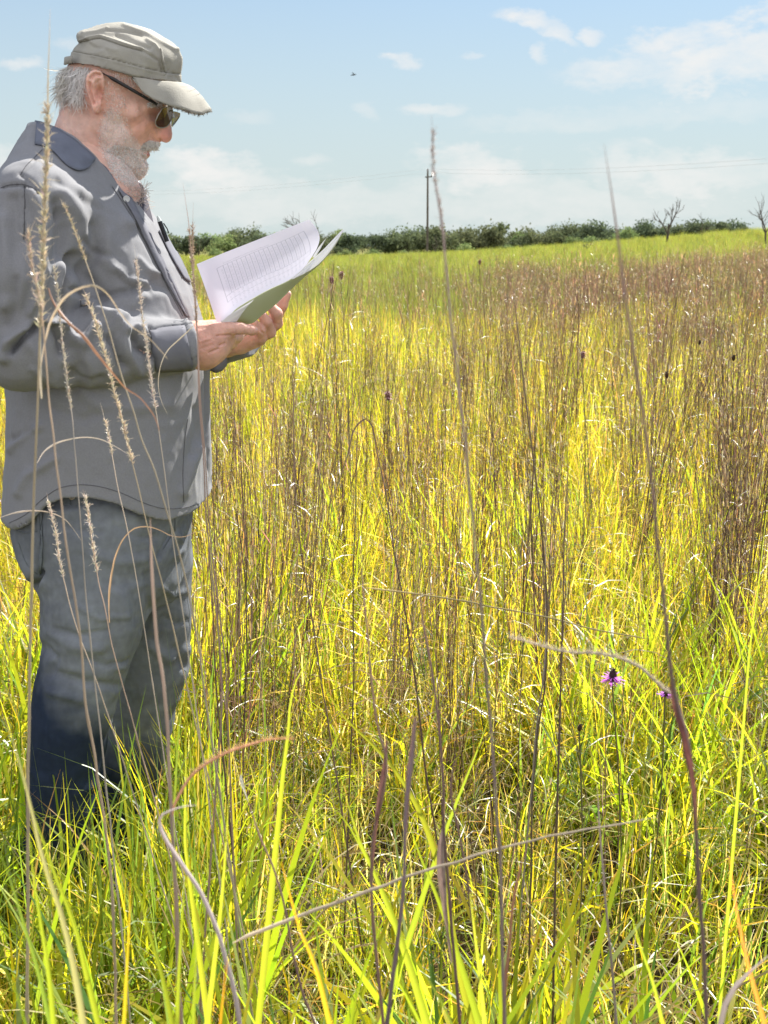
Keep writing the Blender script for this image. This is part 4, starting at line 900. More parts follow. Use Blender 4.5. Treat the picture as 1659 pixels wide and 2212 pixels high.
# ------------------------------ boots
Mboot = pbr('boot_leather', (.03, .025, .022), .6, noise=30, bump=.3)
def boot(hx, dep):
    p0 = B.M @ (B.at(hx, 1900, dep) - B.O); zg = -CAM_H
    c = np.array((p0[0], dep, zg)); lo = c + np.array((-.12, -.09, -.005)); hi = c + np.array((.28, .09, .2)); X, Y, Z = grid3(lo, hi, .005)
    D = smin(rcone(X, Y, Z, c + (0, 0, .2), c + (0, 0, .06), .055, .048), rcone(X, Y, Z, c + (-.01, 0, .045), c + (.19, 0, .035), .045, .042), .03)
    D = np.maximum(D, zg + .018 - Z); sole = np.maximum(np.maximum(np.abs(Y - dep) - .045, Z - (zg + .024)), zg + .002 - Z); sole = np.maximum(sole, np.abs(X - c[0] - .08) - .145)
    V, F = surface_nets(smin(D, sole.astype(np.float32), .004), lo, .005); return child(mk('boot', B.world(smooth_mesh(V, F, 1)), F, Mboot), person)
boot(100, -.1); boot(225, .11)
# ------------------------------ cap
Mcap = pbr('cap_canvas', (.35, .335, .295), .9, noise=26, amount=.12, bump=.25, bscale=420, spec=.1)
def build_cap():
    h = .0022
    out = [(1094, 500), (1090, 440), (1097, 380), (1096, 345), (1080, 305), (1050, 268), (1008, 236), (960, 207), (905, 175), (850, 153), (790, 138), (720, 131), (650, 136), (590, 152), (530, 168), (485, 178), (458, 196), (450, 215), (455, 240), (466, 258), (440, 284), (425, 310), (412, 350), (405, 388), (470, 392), (560, 402), (650, 424), (740, 446), (800, 462), (900, 482), (1000, 492)]
    p2 = [tuple(hl(p)[[0, 2]]) for p in out]
    lo = np.array((hl((360, 0))[0], -.11, hl((0, 530))[2])); hi = np.array((hl((1120, 0))[0], .11, hl((0, 110))[2])); X, Y, Z = grid3(lo, hi, h)
    W = [(hl(c)[0], hl(c)[2], v) for c, v in (((430, 340), .055), ((520, 380), .079), ((560, 250), .072), ((620, 400), .086), ((700, 300), .087), ((700, 200), .07), ((800, 430), .086), ((850, 300), .085), ((950, 470), .072), ((980, 330), .075), ((1060, 480), .05), ((1060, 350), .058), ((860, 190), .06))]
    A_, Z_ = np.meshgrid(X.ravel(), Z.ravel(), indexing='ij'); e = poly_sd(A_, Z_, p2); num = 0; den = 1e-9
    for (a, z, w_) in W:
        g = 1 / ((A_ - a)**2 + (Z_ - z)**2 + .009**2)**2; num = num + g * w_; den = den + g
    Wm = num / den
    # rounded at the top, straight-walled at the band
    low = [tuple(hl(p)[[0, 2]]) for p in [(405, 388), (470, 392), (560, 402), (650, 424), (740, 446), (800, 462), (900, 482), (1000, 492), (1094, 500)]]
    dlow = seg_dist2(A_, Z_, low)
    # edge distance that ignores the lower (open) edge
    rest = [tuple(hl(p)[[0, 2]]) for p in out[:24]]; er = seg_dist2(A_, Z_, rest)
    k = np.clip(er / (Wm * .85), 0, 1); wd = Wm * (1 - (1 - k)**2.3)**(1 / 2.3); wd = np.where(e > 0, wd, -.01)
    D = np.maximum(np.abs(Y) - wd[:, None, :], -e[:, None, :])
    V, F = surface_nets(D.astype(np.float32), lo, h); V = smooth_mesh(V, F, 2); V = H.world(V); Nn = normals(V, F)
    V = V + Nn * (vnoise(V * 26, 21) * .0022 + vnoise(V * 60, 22) * .0009)[:, None]
    band = [cA(425, 305), cA(500, 318), cA(600, 338), cA(700, 362), cA(800, 390), cA(900, 415), cA(1000, 435), cA(1090, 445)]
    band2 = [(x, y + 3) for x, y in band]
    top = [cA(470, 255), cA(540, 235), cA(600, 225), cA(660, 245), cA(740, 272), cA(800, 290), cA(850, 300)]
    S_ = [(band, 1.3, -.003), (band2, 2.2, .0012), (top, 2.2, -.004), ([(x, y - 3) for x, y in top], 3, .004), ([cA(850, 300), cA(900, 330), cA(960, 370), cA(975, 425)], 3, -.004), ([cA(880, 240), cA(930, 270), cA(960, 310), cA(975, 400)], 3, .004), ([cA(700, 210), cA(800, 250), cA(900, 290)], 4, -.004),
          ([cA(960, 300), cA(970, 350), cA(985, 420)], 2, .004), ([cA(1010, 420), cA(990, 460)], 2, -.003), ([cA(740, 150), cA(880, 200), cA(960, 250), cA(1060, 300)], 3.5, .003), ([cA(640, 180), cA(760, 190), cA(850, 210)], 3, -.0035), ([cA(500, 200), cA(580, 190), cA(640, 170)], 4, .003), ([cA(1060, 290), cA(1085, 350), cA(1075, 430)], 3, .003),
          ([cA(600, 420), cA(640, 380)], 2, .001), ([cA(1040, 440), cA(1080, 490)], 3, -.002), ([cA(560, 330), cA(640, 290), cA(700, 300)], 5, .002), ([cA(520, 250), cA(560, 280), cA(640, 300)], 4, -.002)]
    V = folds(V, F, S_)
    return child(mk('cap', V, F, Mcap), person)
cap = build_cap(); cap['label'] = 'worn light khaki military-style cap'; CAPB = bvh_of(cap)
for ln in ([cA(425, 305), cA(500, 318), cA(600, 338), cA(700, 362), cA(800, 390), cA(900, 415), cA(1000, 435), cA(1085, 445)], [cA(422, 380), cA(500, 385), cA(600, 402), cA(700, 425), cA(790, 447)], [cA(470, 258), cA(540, 236), cA(600, 226), cA(660, 245), cA(740, 272), cA(800, 290), cA(845, 300)],
           [cA(965, 290), cA(968, 340), cA(980, 400), cA(990, 430)], [cA(800, 466), cA(900, 484), cA(1000, 494), cA(1085, 498)]):
    seam('seam', CAPB, ln, .0007, M['cap_seam'], cap)
def build_brim():
    inn = [((790, 458), -.080), ((850, 470), -.083), ((930, 484), -.077), ((1010, 492), -.064), ((1070, 498), -.042), ((1094, 502), -.015)]
    outr = [((800, 470), -.083), ((862, 556), -.090), ((950, 610), -.092), ((1090, 655), -.082), ((1200, 688), -.055), ((1262, 662), -.018)]
    I = [H.at(*cA(*c), d) for c, d in inn]; O = [H.at(*cA(*c), d) for c, d in outr]
    mir = lambda p_: H.world((H.M @ (p_ - H.O)) * np.array((1, -1, 1)))
    I = spline(I + [mir(p_) for p_ in I[::-1]], 61); O = spline(O + [mir(p_) for p_ in O[::-1]], 61)
    G = []; n = 14
    for k in range(n):
        t = k / (n - 1); row = I * (1 - t) + O * t + np.array(H.u) * (.010 * math.sin(math.pi * t)) * np.sin(np.linspace(0, np.pi, 61))[:, None]
        row = row + H.u * (.0007 * vnoise(row * 90, 31))[:, None]
        if k == n - 1: row = row + H.u * (.0016 * vnoise(row * 400, 33))[:, None]
        for s_t in (.45, .6, .75, .88):
            if abs(t - s_t) < .04: row = row - H.u * .0006
        G.append(row)
    mb = MB(); mb.grid(np.array(G)); o = mb.build('brim', Mcap); sd = o.modifiers.new('s', 'SOLIDIFY'); sd.thickness = .004; sd.offset = 0
    o['label'] = 'curved peak with frayed edge'; child(o, cap)
    for s_t in (.30, .46, .62, .78):
        row = I * (1 - s_t) + O * s_t + np.array(H.u) * (.010 * math.sin(math.pi * s_t) + .0022) * np.sin(np.linspace(0, np.pi, 61))[:, None] + H.u * .0006
        sm = MB(); sm.tube(row[2:59], .0005, None, 4); child(sm.build('seam', M['cap_seam']), cap)
    fr = MB()
    for i in range(420):
        q = rng.uniform(3, 57); j = int(q); f = q - j; p_ = O[j] * (1 - f) + O[j + 1] * f; d = (O[j] - I[j]); d /= np.linalg.norm(d)
        dd = d * rng.uniform(.2, 1) + rng.normal(size=3) * .7; dd /= np.linalg.norm(dd); l = rng.uniform(.002, .006)
        fr.tube(np.array([p_, p_ + dd * l * .5, p_ + dd * l + rng.normal(size=3) * .001]), [.0005, .0004, .0002], (.5, .48, .42) if rng.random() < .8 else (.12, .1, .07), 3)
    child(fr.build('frayed_thread', M['hair']), cap)
    # back strap and buckle
    st = MB(); a = [H.at(*cA(*c), d) for c, d in (((425, 335), -.058), ((395, 340), -.035), ((385, 348), 0), ((395, 340), .035), ((425, 335), .058))]
    b = [H.at(*cA(*c), d) for c, d in (((420, 378), -.058), ((392, 384), -.035), ((382, 388), 0), ((392, 384), .035), ((420, 378), .058))]
    A1, A2 = spline(a, 20), spline(b, 20); st.grid(np.array([A1, (A1 + A2) / 2 , A2])); o = st.build('back_strap', Mcap); sd = o.modifiers.new('s', 'SOLIDIFY'); sd.thickness = .004; child(o, cap)
build_brim()
# ------------------------------ glasses
Mblack = pbr('black_frame', (.015, .013, .014), .3, spec=.5); Mmetal = pbr('metal_frame', (.35, .33, .3), .3, metal=.8)
Mlens, _nt, _o = new_mat('tinted_lens')
_g = N(_nt, 'ShaderNodeBsdfGlossy'); _g.inputs['Roughness'].default_value = .05; _t = N(_nt, 'ShaderNodeBsdfTransparent'); _t.inputs[0].default_value = (.17, .13, .12, 1)
_f = N(_nt, 'ShaderNodeFresnel'); _f.inputs[0].default_value = 1.5; _m = N(_nt, 'ShaderNodeMixShader'); L(_nt, _f.outputs[0], _m.inputs[0]); L(_nt, _t.outputs[0], _m.inputs[1]); L(_nt, _g.outputs[0], _m.inputs[2]); L(_nt, _m.outputs[0], _o.inputs[0])
def build_glasses():
    root = MB(); root.tube([H.at(*cA(1018, 668), -.010), H.at(*cA(1026, 662), 0), H.at(*cA(1032, 668), .010)], .0013, None, 6)
    g = child(root.build('glasses', Mmetal), person); g['label'] = 'black-armed glasses with brown tinted lenses'
    for s in (-1, 1):
        arm = MB(); pts = [(600, 432, .079), (640, 452, .080), (700, 486, .080), (780, 532, .079), (860, 578, .077), (915, 610, .074), (943, 628, .070)]
        if s < 0: q = [H.at(*cA(x, y), -d) for x, y, d in pts]
        else:
            q = [H.world((H.M @ (H.at(*cA(x, y), -d) - H.O)) * np.array((1, -1, 1))) for x, y, d in pts]
        q = spline(q, 24); hh = np.interp(np.linspace(0, 1, 24), [0, .12, .2, 1], [.0009, .0012, .0032, .0026])
        up = H.u * .9 + H.r * .45; up = up / np.linalg.norm(up)
        G = np.stack((q + up * hh[:, None] - H.n * .0012, q - up * hh[:, None] - H.n * .0012, q - up * hh[:, None] + H.n * .0012, q + up * hh[:, None] + H.n * .0012), 1)
        arm.grid(G, closed=True); child(arm.build('temple_arm', Mblack), g)
    def lens(c, mirror):
        pts = [H.at(*cA(x, y), d) for x, y, d in c]; ctr = sum(pts) / len(pts)
        P_ = spline(pts + [pts[0]], 40); mb = MB(); G = np.array([ctr + (P_ - ctr) * k for k in (0, .5, .8, 1)]); mb.grid(G)
        child(mb.build('lens', Mlens), g); fr = MB(); fr.tube(P_, .0011, None, 6); child(fr.build('lens_rim', Mmetal), g)
    lens([(975, 650, -.062), (1000, 640, -.045), (1030, 640, -.018), (1036, 665, -.012), (1026, 720, -.013), (1008, 752, -.022), (985, 765, -.036), (960, 766, -.048), (940, 757, -.058), (932, 742, -.062), (945, 700, -.064)], 0)
    lens([(1036, 672, .012), (1050, 672, .030), (1068, 678, .048), (1079, 686, .060), (1076, 700, .062), (1062, 722, .060), (1045, 745, .050), (1034, 758, .035), (1030, 752, .022), (1032, 715, .014)], 1)
build_glasses()
# ------------------------------ hair and beard
def surf(c, off=.0): return on_surface(BODY_BVH, c[0], c[1], off)
def hairs(name, regions, label):
    mb = MB()
    for (poly, n, L_, wd, flow, curl, lift, cols, off) in regions:
        poly = [cA(*p) for p in poly]; xs = [p[0] for p in poly]; ys = [p[1] for p in poly]
        X_ = rng.uniform(min(xs), max(xs), n * 3); Y_ = rng.uniform(min(ys), max(ys), n * 3); ok = in_poly(X_, Y_, poly); X_, Y_ = X_[ok][:n], Y_[ok][:n]
        for x, y in zip(X_, Y_):
            p_ = surf((x, y), off)
            if p_ is None: continue
            loc, nn, _i, _d = BODY_BVH.find_nearest(Vector(p_)); nn = np.array(nn)
            if np.dot(nn, CAM - p_) < 0: nn = -nn
            f = np.array(flow(x * 2.778, y * 2.778)); d = H.r * f[0] + H.u * f[1]; d = d - nn * np.dot(d, nn); d /= np.linalg.norm(d) + 1e-9
            l = L_ * rng.uniform(.5, 1.3); k = 6; q = p_; dd = d + nn * lift + rng.normal(size=3) * .25; ax = rng.normal(size=3) * curl; pts = [q]
            for _ in range(k - 1):
                dd = dd / np.linalg.norm(dd); q = q + dd * l / (k - 1); pts.append(q); dd = dd + np.cross(ax, dd) * .35 - nn * lift * .3 - np.array((0, 0, .08))
            c = np.array(cols[rng.integers(len(cols))]) * rng.uniform(.8, 1.15)
            wv = 2.2 * wd * np.array([.8, 1, 1, .9, .7, .3]); pts = np.array(pts); tg = pts[-1] - pts[0]; sv = np.cross(tg, nn + rng.normal(size=3) * .5); sv /= np.linalg.norm(sv) + 1e-9
            mb.ribbon(pts, wv, sv, c)
            if True:   # the same strand on his other side
                Q = np.array([H.world((H.M @ (np.array(t_) - H.O)) * np.array((1, -1, 1))) for t_ in pts])
                if rng.random() < .6 and name != 'eyebrow': mb.ribbon(Q, wv, H.world((H.M @ sv) * np.array((1, -1, 1))) - H.O, c)
    o = child(mb.build(name, M['hair']), person); o['label'] = label; return o
WH = [(.96, .94, .92), (.92, .9, .87), (.97, .96, .95), (.9, .86, .82)]
WB = [(.95, .88, .84), (.93, .85, .8), (.97, .94, .91), (.88, .78, .72)]
fl = lambda x, y: (.25 + .5 * math.sin(x * .013 + y * .009), -1)
hairs('beard', [
    ([(640, 620), (700, 640), (760, 700), (800, 800), (840, 860), (880, 960), (905, 985), (885, 1050), (850, 1088), (800, 1112), (740, 1112), (690, 1060), (640, 990), (590, 900), (580, 800), (600, 700)], 2000, .0065, .0004, fl, 2.4, .12, WB, 0),
    ([(620, 900), (700, 860), (860, 900), (912, 975), (890, 1050), (850, 1090), (800, 1115), (740, 1110), (660, 1040)], 2600, .0065, .0005, lambda x, y: (.35, -1), 1.8, .3, WH, 0),
    ([(640, 480), (690, 500), (740, 560), (760, 640), (700, 700), (640, 640), (620, 560)], 260, .008, .00035, lambda x, y: (.4, -1), 1.6, .3, WB, 0)], 'full white and grey beard')
hairs('moustache', [([(860, 858), (900, 838), (950, 848), (970, 862), (962, 895), (930, 905), (890, 898), (860, 905), (845, 890)], 1000, .008, .0005, lambda x, y: (-.25 + (x - 900) * .008, -1), 1.2, .5, WH, 0)], 'bushy white moustache')
hairs('hair', [
    ([(385, 388), (560, 405), (530, 440), (505, 480), (500, 560), (470, 590), (430, 560), (385, 600), (372, 520)], 1300, .03, .0006, lambda x, y: (-.15 + (x - 430) * .003, -1), .5, .12, WH, 0),
    ([(376, 400), (430, 395), (420, 520), (378, 540)], 260, .05, .0005, lambda x, y: (-.6, -1), .5, .45, [(.8, .78, .72), (.7, .66, .58)], 0),
    ([(640, 420), (790, 455), (830, 520), (760, 520), (690, 470)], 160, .012, .0004, lambda x, y: (.3, -1), 1, .2, WB, 0)], 'white hair below the cap at the back of the head')
hairs('eyebrow', [([(880, 615), (955, 618), (960, 640), (880, 640)], 160, .009, .0005, lambda x, y: (.9, -.3), 1, .5, WH, 0)], 'white eyebrow')
def chest_hair():
    mb = MB()
    for i in range(200):
        x, y = rng.uniform(940, 1075), rng.uniform(590, 850)
        if x < 925 + (y - 590) * .35: continue
        p_ = B.at(*cB(x, y), -.09 + (x - 940) * .0004 + rng.uniform(0, .02)); dd = B.r * 1 + B.u * rng.uniform(-.6, .2) + rng.normal(size=3) * .35; pts = [p_]; l = rng.uniform(.012, .035); ax = rng.normal(size=3)
        for _ in range(6): dd = dd / np.linalg.norm(dd); pts.append(pts[-1] + dd * l / 6); dd = dd + np.cross(ax, dd) * .3
        mb.tube(pts, .00045, np.array((.88, .8, .72)) * rng.uniform(.8, 1.2), 3)
    o = child(mb.build('chest_hair', M['hair']), person); o['label'] = 'curly pale hair at the open collar'
chest_hair()
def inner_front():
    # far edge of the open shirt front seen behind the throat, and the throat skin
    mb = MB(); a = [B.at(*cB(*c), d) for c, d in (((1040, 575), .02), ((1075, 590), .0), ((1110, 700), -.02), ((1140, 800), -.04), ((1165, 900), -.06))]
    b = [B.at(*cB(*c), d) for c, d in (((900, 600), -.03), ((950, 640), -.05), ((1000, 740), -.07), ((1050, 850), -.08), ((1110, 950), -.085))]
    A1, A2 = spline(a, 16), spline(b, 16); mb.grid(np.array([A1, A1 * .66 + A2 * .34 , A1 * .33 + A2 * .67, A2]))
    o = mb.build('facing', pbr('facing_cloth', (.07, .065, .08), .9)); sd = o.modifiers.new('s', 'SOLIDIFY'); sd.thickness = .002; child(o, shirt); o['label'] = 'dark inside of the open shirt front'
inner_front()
# ------------------------------ pen in the pocket
pen = MB(); p0, p1 = B.at(*cB(1235, 930), -.10), B.at(*cB(1195, 822), -.10)
pen.tube([p0 - (p1 - p0) * .8, p0 + (p1 - p0) * .1, p0 + (p1 - p0) * .62], .0045, None, 8); pen_o = pen.build('pen', pbr('pen_plastic', (.012, .012, .014), .3)); tag(pen_o, 'black pen with a clear tip clipped in the shirt chest pocket', 'pen')
pt = MB(); pt.tube([p0 + (p1 - p0) * .62, p0 + (p1 - p0) * .8, p1], [.0045, .0035, .002], None, 8); child(pt.build('pen_tip', pbr('clear_plastic', (.55, .58, .56), .2)), pen_o)
pc = MB(); pc.tube([p0 + (p1 - p0) * .5 + B.r * .006, p0 + (p1 - p0) * .1 + B.r * .009, p0 - (p1 - p0) * .2 + B.r * .009], .0012, None, 5); child(pc.build('pen_clip', Mblack), pen_o)

# ------------------------------ papers
def papers():
    Bc = [(397, 1020), (430, 1019), (560, 905), (700, 818), (820, 750), (1020, 652), (1150, 528), (1222, 420)]; Tc = [(230, 535), (250, 527), (430, 452), (620, 378), (780, 315), (960, 245), (1080, 198), (1165, 165)]
    m, nt, out = new_mat('printed_paper')
    uv = N(nt, 'ShaderNodeUVMap'); sp = N(nt, 'ShaderNodeSeparateXYZ'); L(nt, uv.outputs[0], sp.inputs[0])
    def mth(op, a, b=None, c=None):
        n = N(nt, 'ShaderNodeMath', operation=op)
        for i, v in enumerate((a, b, c)):
            if v is None: continue
            if isinstance(v, (int, float)): n.inputs[i].default_value = v
            else: L(nt, v, n.inputs[i])
        return n.outputs[0]
    U, Vv = sp.outputs[0], sp.outputs[1]
    def between(x, a, b): return mth('MULTIPLY', mth('GREATER_THAN', x, a), mth('LESS_THAN', x, b))
    def line(x, c, w_): return mth('LESS_THAN', mth('ABSOLUTE', mth('SUBTRACT', x, c)), w_)
    # table columns printed across the sheet, headings, and cells of tiny writing
    fr = mth('FRACT', mth('MULTIPLY', U, 26)); cols = mth('MULTIPLY', mth('LESS_THAN', fr, .16), mth('MULTIPLY', between(U, .16, .86), between(Vv, .3, .8)))
    n1 = N(nt, 'ShaderNodeTexNoise'); n1.inputs['Scale'].default_value = 1; n1.inputs['Detail'].default_value = 3; cm = N(nt, 'ShaderNodeCombineXYZ'); L(nt, mth('FLOOR', mth('MULTIPLY', U, 52)), cm.inputs[0]); L(nt, mth('MULTIPLY', Vv, 90), cm.inputs[1]); L(nt, cm.outputs[0], n1.inputs[0])
    txt = mth('MULTIPLY', mth('GREATER_THAN', n1.outputs['Fac'], .53), mth('MULTIPLY', mth('MULTIPLY', between(fr, .3, .8), between(U, .17, .84)), between(Vv, .08, .76)))
    frame = mth('MULTIPLY', mth('MAXIMUM', mth('MAXIMUM', line(Vv, .8, .004), line(Vv, .3, .004)), mth('MULTIPLY', line(Vv, .2, .003), 1)), between(U, .14, .9))
    fr2 = mth('MULTIPLY', mth('MAXIMUM', line(U, .14, .003), line(U, .9, .003)), between(Vv, .2, .8))
    hd = mth('MULTIPLY', mth('GREATER_THAN', n1.outputs['Fac'], .5), mth('MULTIPLY', between(Vv, .82, .845), between(U, .2, .6)))
    ink = mth('MAXIMUM', mth('MULTIPLY', hd, .3), mth('MAXIMUM', mth('MULTIPLY', cols, .5), mth('MAXIMUM', mth('MULTIPLY', txt, .4), mth('MULTIPLY', mth('MAXIMUM', frame, fr2), .5))))
    mx = N(nt, 'ShaderNodeMix', data_type='RGBA'); L(nt, ink, mx.inputs[0]); mx.inputs[6].default_value = (.86, .84, .95, 1); mx.inputs[7].default_value = (.33, .34, .42, 1)
    def paper_shader(nt, out, colsock, t=.22):
        d = N(nt, 'ShaderNodeBsdfDiffuse'); tr = N(nt, 'ShaderNodeBsdfTranslucent'); mm = N(nt, 'ShaderNodeMixShader'); mm.inputs[0].default_value = t
        for q in (d, tr):
            if isinstance(colsock, tuple): q.inputs[0].default_value = (*colsock, 1)
            else: L(nt, colsock, q.inputs[0])
        L(nt, d.outputs[0], mm.inputs[1]); L(nt, tr.outputs[0], mm.inputs[2]); L(nt, mm.outputs[0], out.inputs[0])
    paper_shader(nt, out, mx.outputs[2], .5)
    mw, n2, o2 = new_mat('white_paper'); paper_shader(n2, o2, (.8, .8, .82), .3)
    mg, n3, o3 = new_mat('green_backing_paper'); paper_shader(n3, o3, (.66, .70, .48), .35)
    def d_b(x): return -.185 + (x - 397) / 830 * .06
    nb = 40; Bp = spline([B.at(*c3(x, y), d_b(x)) for x, y in Bc], nb); Tp = spline([B.at(*c3(x, y), -.185 + .045 + (x - 230) / 930 * .045) for x, y in Tc], nb)
    G = []; UV = []; nr = 16
    for k in range(nr):
        t = k / (nr - 1); s = np.linspace(0, 1, nb)
        bulge = H.r * 0 + B.r * (.012 * math.sin(math.pi * t)) * (s[:, None]**2) + B.n * (-.006 * math.sin(math.pi * t))
        G.append(Bp * (1 - t) + Tp * t + bulge); UV += [(s_, t) for s_ in s]
    mb = MB(); mb.grid(np.array(G)); V = np.concatenate(mb.v); F = np.concatenate(mb.f)
    top = mk('booklet', V, F, m, uvs=UV); tag(top, 'opened booklet of stapled white sheets held in both hands, top sheet printed with a table', 'papers')
    # stacked pages under the fold
    Up = [(430, 1018), (560, 905), (700, 818), (820, 752), (1020, 655), (1160, 540), (1290, 425), (1390, 320), (1447, 262)]
    Lw = [(560, 1012), (680, 1032), (780, 955), (870, 885), (1000, 760), (1130, 640), (1235, 555), (1340, 440), (1447, 262)]
    U3 = spline([B.at(*c3(x, y), d_b(x) + .001) for x, y in Up], nb)
    def lower(off, dy=0, dd=0): return spline([B.at(*c3(x + off, y + dy), d_b(x) + .055 * (1 - i / 8)**.6 + dd) for i, (x, y) in enumerate(Lw)], nb)
    def sheet(nm, A, C, mat, sag=.004, dz=0, lab=None):
        G = []
        for t in np.linspace(0, 1, 8): G.append(A * (1 - t) + C * t + B.n * (-sag * math.sin(math.pi * t)) + B.n * dz)
        mb = MB(); mb.grid(np.array(G)); o = mb.build(nm, mat); child(o, top)
        if lab: o['label'] = lab
        return o
    sheet('page', U3, lower(0), mg, .004, .0, 'pale green backing sheet')
    for i in range(1, 5): sheet('page', U3 + H.u * .0008 * i, lower(3 * i, -2 * i), mw, .004, .0015 * i)
    # white flap at the thumb and a bright outer part of the stack
    Aa = spline([B.at(*c3(*c), d) for c, d in (((425, 1018), -.188), ((520, 945), -.185), ((640, 868), -.178), ((700, 830), -.174))], 12); Cc = spline([B.at(*c3(*c), d) for c, d in (((560, 1012), -.170), ((590, 968), -.170), ((640, 900), -.172), ((700, 836), -.1735))], 12)
    sheet('page', Aa, Cc, mw, .001, -.003, 'white page corner above the thumb')
    Aa = spline([B.at(*c3(*c), d) for c, d in (((1020, 655), -.145), ((1160, 540), -.137), ((1290, 425), -.13), ((1390, 320), -.124), ((1447, 262), -.12))], 20)
    Cc = spline([B.at(*c3(*c), d) for c, d in (((1022, 664), -.148), ((1130, 610), -.142), ((1240, 535), -.134), ((1340, 425), -.128), ((1447, 262), -.121))], 20)
    sheet('page', Aa, Cc, mw, .002, -.003, 'bright white curled page end')
    Aa = spline([B.at(*c3(*c), -.125) for c in ((1190, 480), (1240, 400), (1305, 320))], 10); Cc = spline([B.at(*c3(*c), -.12) for c in ((1215, 480), (1260, 405), (1306, 321))], 10)
    sheet('page', Aa, Cc, mw, .001, 0, 'thin page lifted between the others')
papers()
# ================================================================== THINGS IN THE FIELD
def T4(x, y): return x / 2.5, y / 2.5 + 1393.6
def C6(x, y): return x / 2.703 + 597, y / 2.703 + 1393
def stem_thing(pts, Y, r0, r1, col, label, seed=None, leaf=None, name='dry_grass_stalk', group='tall dry grass stems in the foreground', cat='grass stem', Ys=None, ground=True, kink=0.0):
    """a traced stem at distance Y: pts top to bottom in picture px"""
    W = [P(x, y, Y if Ys is None else Ys[i]) for i, (x, y) in enumerate(pts)]
    if ground:
        a, b = W[-2], W[-1]; d = (b - a) / (abs(b[2] - a[2]) + 1e-6); d = np.array((np.clip(d[0], -.25, .25), np.clip(d[1], -.2, .2), -1)); z0 = float(gh(b[0], b[1]))
        if b[2] > z0 + .03: W += [b + d * (b[2] - z0) * .5, b + d * (b[2] - z0) + np.array((0, 0, -.02))]
    n = max(24, len(W) * 8); q = spline(W, n)
    q = q + np.stack([vnoise(np.stack((np.arange(n) * .25, np.full(n, i * 5.1 + Y * 9), np.zeros(n)), 1), 3) for i in range(3)], 1) * .0009
    t = np.linspace(0, 1, n); rad = r0 + (r1 - r0) * t**.8
    for kn in np.linspace(.35, .95, 5): rad = rad * (1 + .35 * np.exp(-((t - kn) / .006)**2))
    rad = rad * np.clip(t / .05 + .15, 0, 1) * (1 if ground else np.clip((1 - t) / .05 + .2, 0, 1))
    c = np.array(col)[None] * (1 + .12 * vnoise(np.stack((t * 40, t * 0 + Y, t * 0), 1), 8))[:, None]
    c = c * (1 + .9 * np.clip(1 - t * 4, 0, 1))[:, None]
    base = Vector(q[-1]); mb = MB(); mb.tube(q, rad, c, 6)
    if r1 > .0016:      # fine hairs and loose sheath scraps
        for _ in range(60):
            k = rng.integers(n // 4, n - 1); d = rng.normal(size=3); d[2] *= .4; d /= np.linalg.norm(d); mb.tube([q[k], q[k] + d * rad[k] * 1.7], [.00018, .0001], c[k] * 1.3, 3)
    o = empty(name, base, label, cat, group)
    child(mb.build('stem', M['stem']), o)
    if seed:            # (from px y, to px y, size, colour)
        y0, y1, sz, sc_ = seed; sb = MB(); zz = w2p(q)[:, 1]; ks = np.where((zz >= y0) & (zz <= y1))[0]
        for k in ks:
            for _ in range(int(np.clip(np.linalg.norm(q[min(k + 1, n - 1)] - q[k]) / .00042, 6, 60))):
                d = rng.normal(size=3) * .5 + np.array((0, 0, 1.3)); d /= np.linalg.norm(d); f = rng.random(); p_ = q[k] * f + q[min(k + 1, n - 1)] * (1 - f); l = sz * rng.uniform(.6, 1.4)
                cc = jit(sc_, .15); s2 = np.cross(d, rng.normal(size=3)); s2 /= np.linalg.norm(s2)
                sb.ribbon([p_, p_ + d * l * .5, p_ + d * l], np.array([.3, 1, .1]) * sz * .28, s2, cc)
                if rng.random() < .5: sb.tube([p_ + d * l * .8, p_ + d * l * 1.2 + rng.normal(size=3) * sz * .5], [.00025, .0001], np.array(sc_) * 1.4, 3)
        if ks.size: child(sb.build('seed_head', M['stem']), o)
    if leaf:
        for lp, lw, lc in leaf:
            Wl = [P(x, y, Y + dy) for x, y, dy in lp]; ql = spline(Wl, 30); tt = np.linspace(0, 1, 30)
            T = np.gradient(ql, axis=0); T /= np.linalg.norm(T, axis=1)[:, None]; vd = ql - CAM; sd_ = np.cross(T, vd); sd_ /= np.linalg.norm(sd_, axis=1)[:, None]
            tw = .5 * np.sin(tt * 5 + Y); up = np.cross(sd_, T); sd_ = sd_ * np.cos(tw)[:, None] + up * np.sin(tw)[:, None]
            lb = MB(); wv = lw * np.clip(np.minimum(1.15 - tt, .35 + tt * 3), .06, 1) * (1 + .15 * vnoise(np.stack((tt * 9, tt * 0 + Y * 7, tt * 0), 1), 4)); nn_ = np.cross(sd_, T)
            G5 = np.stack([ql + sd_ * (wv * k / 2)[:, None] + nn_ * (wv * (.28 * k * k))[:, None] for k in (-1, -.5, 0, .5, 1)], 1); sh = np.array([.8, 1.1, .9, 1.15, .75])[None, :, None] * (1 + .18 * rng.normal(size=(30, 5, 1)))
            lb.grid(G5, (np.array(lc) * sh).reshape(-1, 3)); child(lb.build('leaf', M['stem']), o)
    return o
tanc = (.46, .38, .27); pale = (.6, .53, .42); brn = (.22, .155, .12); dk = (.15, .105, .085); gry = (.3, .25, .22); rd = (.27, .1, .07); orr = (.55, .25, .1)
stem_thing([(108, 18), (107, 120), (104, 200), (101, 300), (98, 400), (94, 500), (91, 600), (88, 690), (82, 860), (74, 1050), (67, 1250), (63, 1450), (61, 1650), (60, 1900)], 1.15, .0006, .0026, tanc,
           'tallest dry stem at the left with a long fluffy seed head reaching above the cap', seed=(230, 690, .0075, (.62, .53, .4)),
           leaf=[([(88, 690, 0), (86, 780, 0), (90, 860, .0), (88, 730, .02)], .003, pale)])
